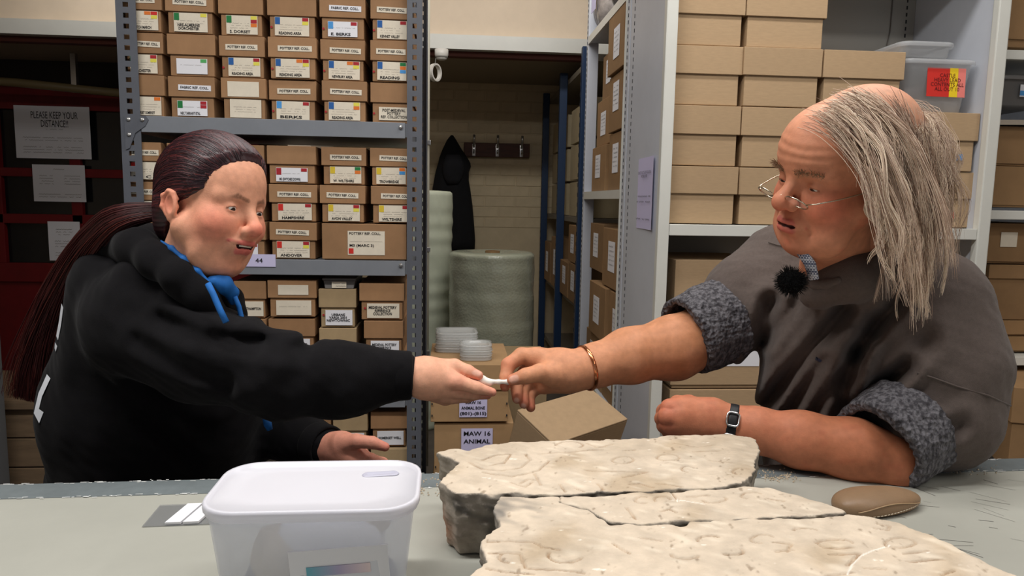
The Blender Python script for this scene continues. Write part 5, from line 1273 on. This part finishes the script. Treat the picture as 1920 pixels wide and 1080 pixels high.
# right forearm and hand reaching to the left, palm side to the camera
rf = PX([(1335, 622, 1.3), (1262, 652, 1.275), (1180, 667, 1.25), (1115, 686, 1.23), (1078, 695, 1.22)]); rfr = [.058, .056, .047, .0355, .0335]
palm = [(P(1078, 695, 1.22), P(1048, 690, 1.222), .0335, .031), (P(1050, 682, 1.226), P(1005, 672, 1.23), .026, .0175), (P(1056, 704, 1.21), P(1030, 702, 1.2), .024, .0195), (P(1056, 710, 1.228), P(1022, 722, 1.236), .026, .0165), (P(1050, 692, 1.23), P(1005, 695, 1.238), .026, .018)]
fing = [(PX([(1040, 702, 1.2), (1012, 699, 1.188), (986, 705, 1.18), (961, 712, 1.181)]), [.0195, .0152, .0132, .0096]),
        (PX([(1010, 670, 1.23), (978, 667, 1.232), (953, 684, 1.222), (948, 708, 1.21), (947, 725, 1.203)]), [.0175, .0142, .0122, .0105, .0085]),
        (PX([(1008, 688, 1.238), (985, 698, 1.242), (968, 718, 1.228), (970, 747, 1.21)]), [.0165, .0132, .0118, .0092]),
        (PX([(1015, 704, 1.242), (995, 714, 1.245), (979, 732, 1.232), (983, 757, 1.214)]), [.0165, .0128, .0112, .0088]),
        (PX([(1024, 716, 1.242), (1006, 727, 1.246), (992, 742, 1.234), (995, 764, 1.22)]), [.015, .0115, .01, .0082])]
fhd = hand_sdf(palm, fing)
fr = lambda p: smin(fhd(p), chain(p, rf, rfr, .02)+cloth_noise(p, .0012, 40), .012)
allp = np.concatenate([np.array(q) for q, _ in fing]+[np.array(rf)])
v, fc = surface(fr, allp.min(0)-.065, allp.max(0)+.065, .0017)
cc_ = hand_color(v, (208, 146, 110), [q[0][-1] for q in fing]+[fing[1][0][2]], (206, 104, 84), [(P(962, 710, 1.171), V(.011, .006, .009)), (P(968, 752, 1.2), V(.006, .006, .007)), (P(981, 762, 1.205), V(.006, .006, .006))])
cc_ = mixc(cc_, (176, 116, 76), .6*sstep(v[:, 0], P(1060, 690, 1.2)[0], P(1200, 690, 1.25)[0])*(.6+.4*wav(v, 60)))
mparts.append((v, fc, cc_))
# left forearm resting on the table with a loose fist
lf = PX([(1684, 862, 1.055), (1672, 868, 1.045), (1600, 844, 1.055), (1500, 824, 1.08), (1420, 806, 1.1), (1375, 796, 1.115)]); lfr = [.042, .044, .0475, .043, .034, .0295]
palm = [(P(1375, 796, 1.115), P(1335, 788, 1.125), .029, .03), (P(1335, 776, 1.125), P(1282, 768, 1.13), .026, .022), (P(1335, 792, 1.122), P(1278, 786, 1.12), .028, .022), (P(1335, 800, 1.125), P(1284, 800, 1.125), .025, .02)]
fing3 = [(PX([(1320, 770, 1.135), (1292, 757, 1.15), (1270, 756, 1.165), (1258, 764, 1.175)]), [.018, .0145, .013, .011]),
         (PX([(1285, 768, 1.128), (1256, 766, 1.13), (1246, 772, 1.155), (1262, 778, 1.175)]), [.019, .0155, .0135, .011]),
         (PX([(1280, 780, 1.12), (1252, 781, 1.122), (1243, 785, 1.15), (1260, 790, 1.172)]), [.018, .0155, .0135, .011]),
         (PX([(1282, 792, 1.12), (1255, 795, 1.124), (1246, 798, 1.15), (1262, 801, 1.17)]), [.018, .0148, .0128, .0105]),
         (PX([(1288, 803, 1.124), (1263, 807, 1.13), (1254, 809, 1.152), (1268, 811, 1.17)]), [.016, .0132, .0115, .0098])]
fl3 = hand_sdf(palm, fing3)
fl4 = lambda p: smin(fl3(p), chain(p, lf, lfr, .02)+cloth_noise(p, .001, 40, 3), .012)
allp = np.concatenate([np.array(q) for q, _ in fing3]+[np.array(lf)])
v, fc = surface(fl4, allp.min(0)-.06, allp.max(0)+.06, .0019); v[:, 2] = np.maximum(v[:, 2], TZ+.0008)
cc_ = hand_color(v, (196, 124, 92), [q[0][1] for q in fing3], (196, 92, 80)); cc_ = mixc(cc_, (168, 104, 70), .5*sstep(v[:, 0], P(1420, 800, 1.1)[0], P(1560, 800, 1.06)[0])); cc_ = mixc(cc_, (172, 92, 66), .3*sstep(wav(v, 70), .1, .9))
mparts.append((v, fc, cc_))
def mcore(p):
    d = chain(p, [place(V(-.05, 0, -.08)[None], mR, mO, mS)[0], P(1620, 590, 1.26), P(1640, 760, 1.29), P(1650, 1000, 1.32)], [.045, .06, .1, .11], .03)
    d = smin(d, chain(p, [P(1600, 560, 1.25), P(1460, 530, 1.36), P(1345, 620, 1.31)], [.05, .045, .045], .02), .02)
    return smin(d, chain(p, [P(1640, 570, 1.2), P(1750, 600, 1.14), P(1760, 760, 1.1), P(1712, 845, 1.06)], [.05, .04, .035, .035], .02), .02)
v, fc = surface(mcore, (.3, .95, .5), (1.1, 1.6, 1.2), .008); mparts.append((v, fc, L3(MSK)[None].repeat(len(v), 0)))
V_, F_, C_ = join(mparts); mb_ = under(MA, obj('body', fast_mesh('body', V_, F_, SKINM, C_))); mb_['label'] = 'ruddy face, bald crown, forearms and hands'
eyes(mb_, mR, mO, mS, (.8, 0, -.6))

MHAIR = vcol_mat('grey_hair', .65, spec=.25, mottling=.05)
# brown sweatshirt
SWEAT = mat('brown_sweat', (94, 84, 79), .95, var=.1, vscale=160, bump=.35, bscale=900, spec=.08, sheen=.12)
FOLD = [((1585, 576), (1424, 773), .011, .011), ((1690, 558), (1606, 660), .014, .012), ((1606, 660), (1570, 780), .014, .012), ((1537, 680), (1475, 785), .008, .011), ((1445, 570), (1395, 765), .012, .013), ((1640, 600), (1520, 790), .008, .012), ((1500, 560), (1440, 640), .007, .010), ((1595, 765), (1700, 690), .010, .012), ((1650, 860), (1800, 800), .006, .014), ((1740, 640), (1660, 720), .006, .016)]
FW = [(P(*a, 1.1), P(*b, 1.1), k*1.7, w_*1.1) for a, b, k, w_ in FOLD]
def fsweat(p):
    d = ell(p, P(1625, 800, 1.29), (.2, .19, .25)); d = smin(d, ell(p, P(1540, 640, 1.27), (.125, .14, .16)), .06)
    d = smin(d, ell(p, P(1670, 575, 1.24), (.14, .13, .1)), .06)
    d = smin(d, cone(p, P(1480, 500, 1.36), P(1700, 540, 1.2), .075, .09), .05)
    d = smin(d, chain(p, [P(1468, 505, 1.37), P(1400, 560, 1.335), P(1340, 618, 1.302)], [.083, .076, .06], .04), .04)
    sl = chain(p, [P(1748, 570, 1.13), P(1765, 690, 1.1), P(1758, 780, 1.08), P(1716, 800, 1.068)], [.087, .092, .083, .058], .04)
    d = smin(d, sl, .03)
    pz = p*V(1, 0, 1)
    for a, b, k, w_ in FW:
        sc_ = 1.1/np.clip(p[:, 1], .9, 1.6); q = (p-CAM)*sc_[:, None]+CAM
        c_ = cone(q*V(1, 0, 1), a*V(1, 0, 1), b*V(1, 0, 1), 0, 0); d = d+k*np.exp(-(c_/w_)**2)-k*.6*np.exp(-((c_-w_*1.9)/w_)**2)
    d = d+cloth_noise(p, .0028, 28, 7)+cloth_noise(p, .001, 80, 17)
    nk = place(V(.0, 0, -.14)[None], mR, mO, mS)[0]
    d = smin(d, chain(p, [P(1530, 548, 1.13), P(1600, 520, 1.1), P(1660, 500, 1.13)], [.028, .034, .04], .03), .05)
    return smax(d, .03*(0*p[:, 0]-1)+(TZ+.002-p[:, 2])*(p[:, 1] < 1.115), .004)*.8
v, fc = surface(fsweat, (.28, .92, .52), (1.12, 1.62, 1.17), .0046)
under(MA, obj('sweatshirt', fast_mesh('sweatshirt', v, fc, SWEAT)))['label'] = 'brown sweatshirt with heavy folds'
def wool(name):
    m = mat(name, (104, 102, 106), .95, c2=(58, 56, 60), vscale=150, stretch=(1, 1, .45)); nt = m.node_tree; N = nt.nodes
    tc = N.new('ShaderNodeTexCoord'); vo = N.new('ShaderNodeTexVoronoi'); vo.inputs['Scale'].default_value = 150; nt.links.new(tc.outputs['Object'], vo.inputs[0])
    bp = N.new('ShaderNodeBump'); bp.inputs['Strength'].default_value = .9; bp.inputs['Distance'].default_value = .004; nt.links.new(vo.outputs['Distance'], bp.inputs['Height']); nt.links.new(bp.outputs[0], N['Principled BSDF'].inputs['Normal'])
    rp = [n_ for n_ in N if n_.type == 'VALTORGB'][0]; rp.color_ramp.elements[0].position = .42; rp.color_ramp.elements[1].position = .58
    return m
WOOL = wool('grey_wool')
def cuff(c0, c1, r0, r1, th, lo_hi, res=.0022):
    f0 = ringband(c0, c1, r0, r1, th); f = lambda p: f0(p)+.0016*wav(p, 190, 8, 5)+cloth_noise(p, .002, 40)
    o = sub(f, *bb([c0, c1], lo_hi), res, 'cuff', WOOL, MA); o['label'] = 'rolled-up grey wool lining cuff'; return o
cuff(P(1356, 600, 1.31), P(1284, 632, 1.285), .074, .0675, .0085, .1)
cuff(P(1700, 800, 1.062), P(1644, 838, 1.035), .073, .066, .009, .11)
# neckband, shirt collar, microphone, seam
nbp = list(onto(fsweat, PX([(1490, 492, 1.16), (1500, 515, 1.12), (1518, 528, 1.1), (1540, 532, 1.085), (1565, 526, 1.07)]), -.001))
sub(lambda p: chain(p, nbp, [.006]*5, .01), *bb(nbp, .03), .002, 'neckband', SWEAT, MA)
CHK = mat('checked_shirt', (196, 200, 214), .8); nt = CHK.node_tree; N = nt.nodes; ck = N.new('ShaderNodeTexChecker'); ck.inputs['Scale'].default_value = 330; ck.inputs['Color1'].default_value = lin((214, 218, 228)); ck.inputs['Color2'].default_value = lin((92, 100, 126))
tc = N.new('ShaderNodeTexCoord'); nt.links.new(tc.outputs['Object'], ck.inputs[0]); nt.links.new(ck.outputs[0], N['Principled BSDF'].inputs['Base Color'])
ca_, cb_ = PX([(1480, 448, 1.085), (1494, 472, 1.075), (1510, 496, 1.07), (1518, 524, 1.075)]), PX([(1498, 450, 1.07), (1513, 468, 1.06), (1530, 492, 1.058), (1536, 522, 1.062)])
mb = MB(); mb.v = [tuple(q) for pr in zip(ca_, cb_) for q in pr]; mb.f = [(2*i, 2*i+1, 2*i+3, 2*i+2) for i in range(3)]
o = under(MA, mb.build('shirt_collar', CHK, None, True)); o.modifiers.new('cloth', 'SOLIDIFY').thickness = .0035; o['label'] = 'checked shirt collar'
MIC = mat('black_fur', (10, 10, 11), 1, bump=1, bscale=500, spec=.1)
mcp = P(1484, 528, 1.065); rs = np.random.RandomState(9)
mo = sub(lambda p: ell(p, mcp, (.021, .02, .018))+.002*wav(p, 260, 8, 2), *bb([mcp], .032), .0018, 'microphone', MIC, MA); mo['label'] = 'black furry clip microphone'
n = 700; dr = rs.normal(0, 1, (n, 3)); dr /= np.linalg.norm(dr, axis=1)[:, None]; tt = np.linspace(0, 1, 4)
pt = mcp+dr[:, None]*(.016+.010*tt[None, :, None])*V(1.05, 1, .95)+rs.normal(0, .0015, (n, 1, 3))*tt[None, :, None]
sub_under(mo, obj('fur', strands('fur', pt, np.full(n, .0004), np.full((n, 3), .004), MHAIR)))
sp_ = onto(fsweat, PX([(1716, 697, 1.03), (1750, 708, 1.02), (1790, 722, 1.02), (1825, 737, 1.02), (1854, 750, 1.04)]), .002)
mb = MB(); mb.tube(sp_, .0015, 6); under(MA, mb.build('seam', SWEAT, None, True))
sp_ = onto(fsweat, PX([(1436, 432, 1.3), (1450, 432, 1.28), (1472, 440, 1.27), (1490, 455, 1.25)]), .002); mb = MB(); mb.tube(sp_, .0013, 6); under(MA, mb.build('seam', SWEAT, None, True))
patch(fsweat, PX([(1528, 674, 1.14), (1532, 677, 1.14), (1537, 681, 1.14)]), .006, 'embroidered_badge', mat('navy_thread', (52, 58, 80), .8), MA)

# wrist wear
COPPER = mat('copper', (214, 138, 96), .22, metal=1.)
c0, c1 = P(1106, 683, 1.228), P(1095, 688, 1.225); ax_ = (P(1115, 686, 1.23)-P(1078, 695, 1.22)); ax_ /= np.linalg.norm(ax_)
cbr = P(1099, 690, 1.226); f0 = ringband(cbr-ax_*.0055, cbr+ax_*.0055, .0395, .0395, .0017)
sub(f0, *bb([cbr], .06), .0012, 'bracelet', COPPER, MA)['label'] = 'copper cuff bracelet'
BLK = mat('black_strap', (24, 24, 26), .5); SIL = mat('silver', (214, 214, 216), .18, metal=1.)
wc_ = P(1372, 796, 1.115); ax_ = P(1420, 806, 1.1)-P(1375, 796, 1.115); ax_ /= np.linalg.norm(ax_)
wt = sub(ringband(wc_-ax_*.010, wc_+ax_*.010, .0325, .0325, .0016), *bb([wc_], .05), .0015, 'wristwatch', BLK, MA); wt['label'] = 'wristwatch with black strap and silver case'
gn = (CAM-wc_); gn -= ax_*(gn@ax_); gn /= np.linalg.norm(gn); sd_ = np.cross(ax_, gn)
def loop(c, ux, uy, a, b, rad, name, m, part):
    mb = MB(); pts = [c+ux*x+uy*y for x, y in rrect(a, b, min(a, b)*.3, 4)]; pts.append(pts[0]); pts.append(pts[1]); mb.tube(pts, rad, 7); return sub_under(part, mb.build(name, m, None, True))
for tz in (-.25, .75):
    an = tz; dirn = gn*math.cos(an)+sd_*math.sin(an)*(-1 if sd_[2] > 0 else 1); tu = np.cross(ax_, dirn); loop(wc_+dirn*.0352, ax_, tu, .019 if tz < 0 else .022, .022, .0017, 'case_ring', SIL, wt)

# wire-rimmed glasses low on the nose
GOLD = mat('wire_rim', (206, 196, 176), .2, metal=1.)
def hl(x, y, z): return place(V(x, y, z)[None], mR, mO, mS)[0]
gl = None
fx, fz = .116, -.018
tl_ = -.32
def lens_ring(sy, n=28):
    out = []
    for t in np.linspace(0, 2*PI, n+1): z = .0165*math.sin(t); y = sy*.0315+.0195*math.cos(t); out.append(hl(fx+z*.75-.10*abs(y-sy*.012)*.9, y, fz+z*.66))
    return out
gmb = MB()
for sy in (1, -1): gmb.tube(lens_ring(sy), .0011, 7)
gmb.tube([hl(fx-.0005, -.0115, fz+.003), hl(fx+.005, -.005, fz+.007), hl(fx+.005, .005, fz+.007), hl(fx-.0005, .0115, fz+.003)], .0011, 7)
for sy in (1, -1): gmb.tube([hl(fx-.004, sy*.0505, fz+.001), hl(fx-.012, sy*.062, fz+.004), hl(.07, sy*.073, fz+.009), hl(.02, sy*.081, fz+.016), hl(-.008, sy*.083, .018), hl(-.03, sy*.084, .0)], .001, 7)
gl = under(MA, gmb.build('glasses', GOLD, None, True)); gl['label'] = 'wire-rimmed reading glasses'
GLASS = clear_mat('lens_glass', (235, 238, 240), .82, .03, .0)
for sy in (1, -1):
    lr_ = lens_ring(sy)[:-1]; c_ = sum(lr_)/len(lr_)+(mR@V(.0015, 0, 0)); mb = MB(); mb.v = [tuple(q) for q in lr_]+[tuple(c_)]; n_ = len(lr_); mb.f = [(i, (i+1) % n_, n_) for i in range(n_)]; sub_under(gl, mb.build('lens', GLASS, None, True))

# long thin grey hair: simulated strands falling from the sides and back of the head
rs = np.random.RandomState(21)
GR = [(208, 184, 164), (234, 212, 188), (250, 232, 208), (172, 144, 124), (130, 104, 90)]
def hang(nn, u0, u1, ph0, ph1, steps, step, stiff, curl, rad, wts, out=.004, spread=.0, side=1, grav=.12, forward=0., wave=.005, clump=.0035):
    n = max(12, nn//11)
    """roots on the skull: u along the head front(+) to back(-), ph up the side (0 = ear level, 1 = top)"""
    u = rs.uniform(u0, u1, n); ph = rs.uniform(ph0, ph1, n)
    dirv = np.stack([np.cos(u)*np.cos(ph), side*np.sin(u)*np.cos(ph), np.sin(ph)], 1); p = V(-.03, 0, .06)+dirv*.05
    for _ in range(10): p = p-dirv*(skull(p, mh)-.0012)[:, None]*.9
    g = grad(lambda q: skull(q, mh), p); down = np.tile(V(0, 0, -1.), (n, 1)); 
    d = np.stack([-.35+forward+0*u, side*.75+0*u, -.35+0*u], 1); d -= g*(d*g).sum(1)[:, None]; d /= np.linalg.norm(d, axis=1)[:, None]+1e-9
    fs = lambda q: skull(q, mh)
    path = [p.copy()]; ax = rs.normal(0, 1, (n, 3)); phs = rs.uniform(0, 6, n); fq = rs.uniform(.5, 1.1, n); lng = rs.uniform(.55, 1.08, n)
    gl_ = mR.T@V(0, 0, -1.)
    for s_ in range(steps):
        d = d*(1-grav)+gl_*grav+np.cross(ax, d)*curl*np.sin(s_*fq+phs)[:, None]; d /= np.linalg.norm(d, axis=1)[:, None]
        p = p+d*step*lng[:, None]
        sd_ = np.minimum(smin(fs(p), ell(p, (.03, 0, -.04), (.06, .064, .075)), .02), 9); g = grad(lambda q: smin(skull(q, mh), ell(q, (.03, 0, -.04), (.06, .064, .075)), .02), p)
        inn = np.clip(out+spread*s_/steps-sd_, 0, .02); p = p+g*inn[:, None]; dd = (d*g).sum(1); d = d-g*(np.minimum(dd, 0)*(inn > 0))[:, None]
        w_ = place(p, mR, mO, mS); q = fsweat(w_); m_ = q < .004
        if m_.any(): gg = grad(fsweat, w_[m_]); w_[m_] += gg*(.004-q[m_])[:, None]; p = local(w_, mR, mO, mS)
        path.append(p.copy())
    G_ = np.stack(path, 1); k_ = steps+1; tt = np.linspace(0, 1, k_)
    gi = rs.randint(0, n, nn); w1 = np.cross(np.gradient(G_, axis=1), rs.normal(0, 1, (n, 1, 3))); w1 /= np.linalg.norm(w1, axis=2, keepdims=True)+1e-9
    wv = G_+w1*(np.sin(tt[None]*rs.uniform(7, 15, (n, 1))+rs.uniform(0, 6, (n, 1)))*wave*sstep(tt, .1, .5)[None])[:, :, None]
    offs = rs.normal(0, 1, (nn, 3))*clump; prof_ = np.interp(tt, [0, .3, .8, 1], [1.5, .9, .5, .8])
    pt = wv[gi]+offs[:, None]*prof_[None, :, None]+rs.normal(0, 1, (nn, 3))[:, None]*(.0022*np.sin(tt[None]*rs.uniform(5, 18, (nn, 1))+rs.uniform(0, 6, (nn, 1)))*tt[None])[:, :, None]
    root = pt[:, :6].reshape(-1, 3); sdv = skull(root, mh); root = root+grad(lambda q: skull(q, mh), root)*(np.clip(.0008-sdv, 0, .02))[:, None]; pt[:, :6] = root.reshape(nn, 6, 3)
    pt = place(pt.reshape(-1, 3), mR, mO, mS).reshape(nn, k_, 3); lc = rs.uniform(.75, 1.0, nn)
    gc_ = rs.choice(5, n, p=wts)[gi]; gc_ = np.where(rs.rand(nn) < .45, rs.choice(5, nn, p=wts), gc_); c = np.array([L3(GR[i]) for i in gc_])*rs.uniform(.8, 1.1, (nn, 1))
    return strands('hair', pt, rs.uniform(.7, 1.3, nn)*rad, c, MHAIR)
W1 = [.34, .28, .12, .18, .08]; W2 = [.25, .35, .34, .04, .02]; W3 = [.3, .1, .05, .3, .25]
hb = under(MA, obj('hair', hang(1000, .75, 3.3, -.35, .25, 20, .0120, .8, .07, .00042, W1, out=.002, spread=.022, wave=.007, clump=.0026))); hb['label'] = 'long straggly grey hair'
sub_under(hb, obj('pale_locks', hang(520, .75, 2.9, -.2, .4, 23, .0120, .8, .09, .00075, W2, out=.005, spread=.032, wave=.012, clump=.0017)))
sub_under(hb, obj('dark_underhair', hang(500, .8, 3.2, -.3, .3, 17, .0120, .8, .05, .0006, W3, out=.001, spread=.006, wave=.004, clump=.004)))
sub_under(hb, obj('front_sweep', hang(420, .0, .9, .32, 1.05, 26, .0122, .8, .03, .0004, W1, out=.0012, spread=.014, grav=.08, wave=.003, clump=.005)))
sub_under(hb, obj('temple_locks', hang(120, .05, .5, .5, 1.1, 25, .0122, .8, .05, .0006, W2, out=.004, spread=.016, forward=.15, grav=.09, wave=.006, clump=.0025)))
sub_under(hb, obj('comb_over', hang(900, .15, 1.9, .15, 1.0, 12, .0115, .8, .03, .00032, W3, out=.0008, grav=.12, wave=.0015, clump=.007)))
sub_under(hb, obj('far_side_hair', hang(400, .95, 3.1, .0, .5, 20, .0122, .8, .05, .0005, W1, side=-1, spread=.01)))
sub_under(hb, obj('back_wisps', hang(420, 2.0, 3.5, -.2, .4, 19, .0122, .8, .14, .00033, W1, out=.012, spread=.07, wave=.012, clump=.006)))
br_ = []
for k in range(220):      # bushy brows
    sy = 1 if k % 2 else -1; y = rs.uniform(.012, .052); z = .022+.004*math.sin((y-.012)/.04*PI); x = np.interp(y, [.012, .03, .052], [.099, .096, .08])+mh['fore']*.35; a = V(x, sy*y, z+rs.uniform(-.003, .003))
    b = a+V(rs.uniform(.004, .012), sy*rs.uniform(-.002, .009), rs.uniform(-.003, .009)); br_.append([hl(*a), hl(*((a+b)/2+V(.001, 0, .001))), hl(*b)])
sub_under(hb, obj('eyebrow_hairs', strands('eyebrow_hairs', np.array(br_), np.full(220, .0004), np.array([L3((138, 110, 84))]*220), MHAIR)))
# ---------------------------------------------------------------- squeeze lettering to its label width
bpy.context.view_layer.update()
for o, wd in TEXTS:
    dx = o.dimensions.x
    if dx > 1e-5:
        o.scale = (wd/dx, 1.0, 1.0)
dg = bpy.context.evaluated_depsgraph_get()
for o, wd in TEXTS:                                  # outlines become plain meshes
    me = bpy.data.meshes.new_from_object(o.evaluated_get(dg))
    nm = o.name; par = o.parent; mw = o.matrix_local.copy(); bpy.data.objects.remove(o)
    n_ = obj('lettering', me, par); n_.matrix_local = mw
bpy.context.view_layer.update()
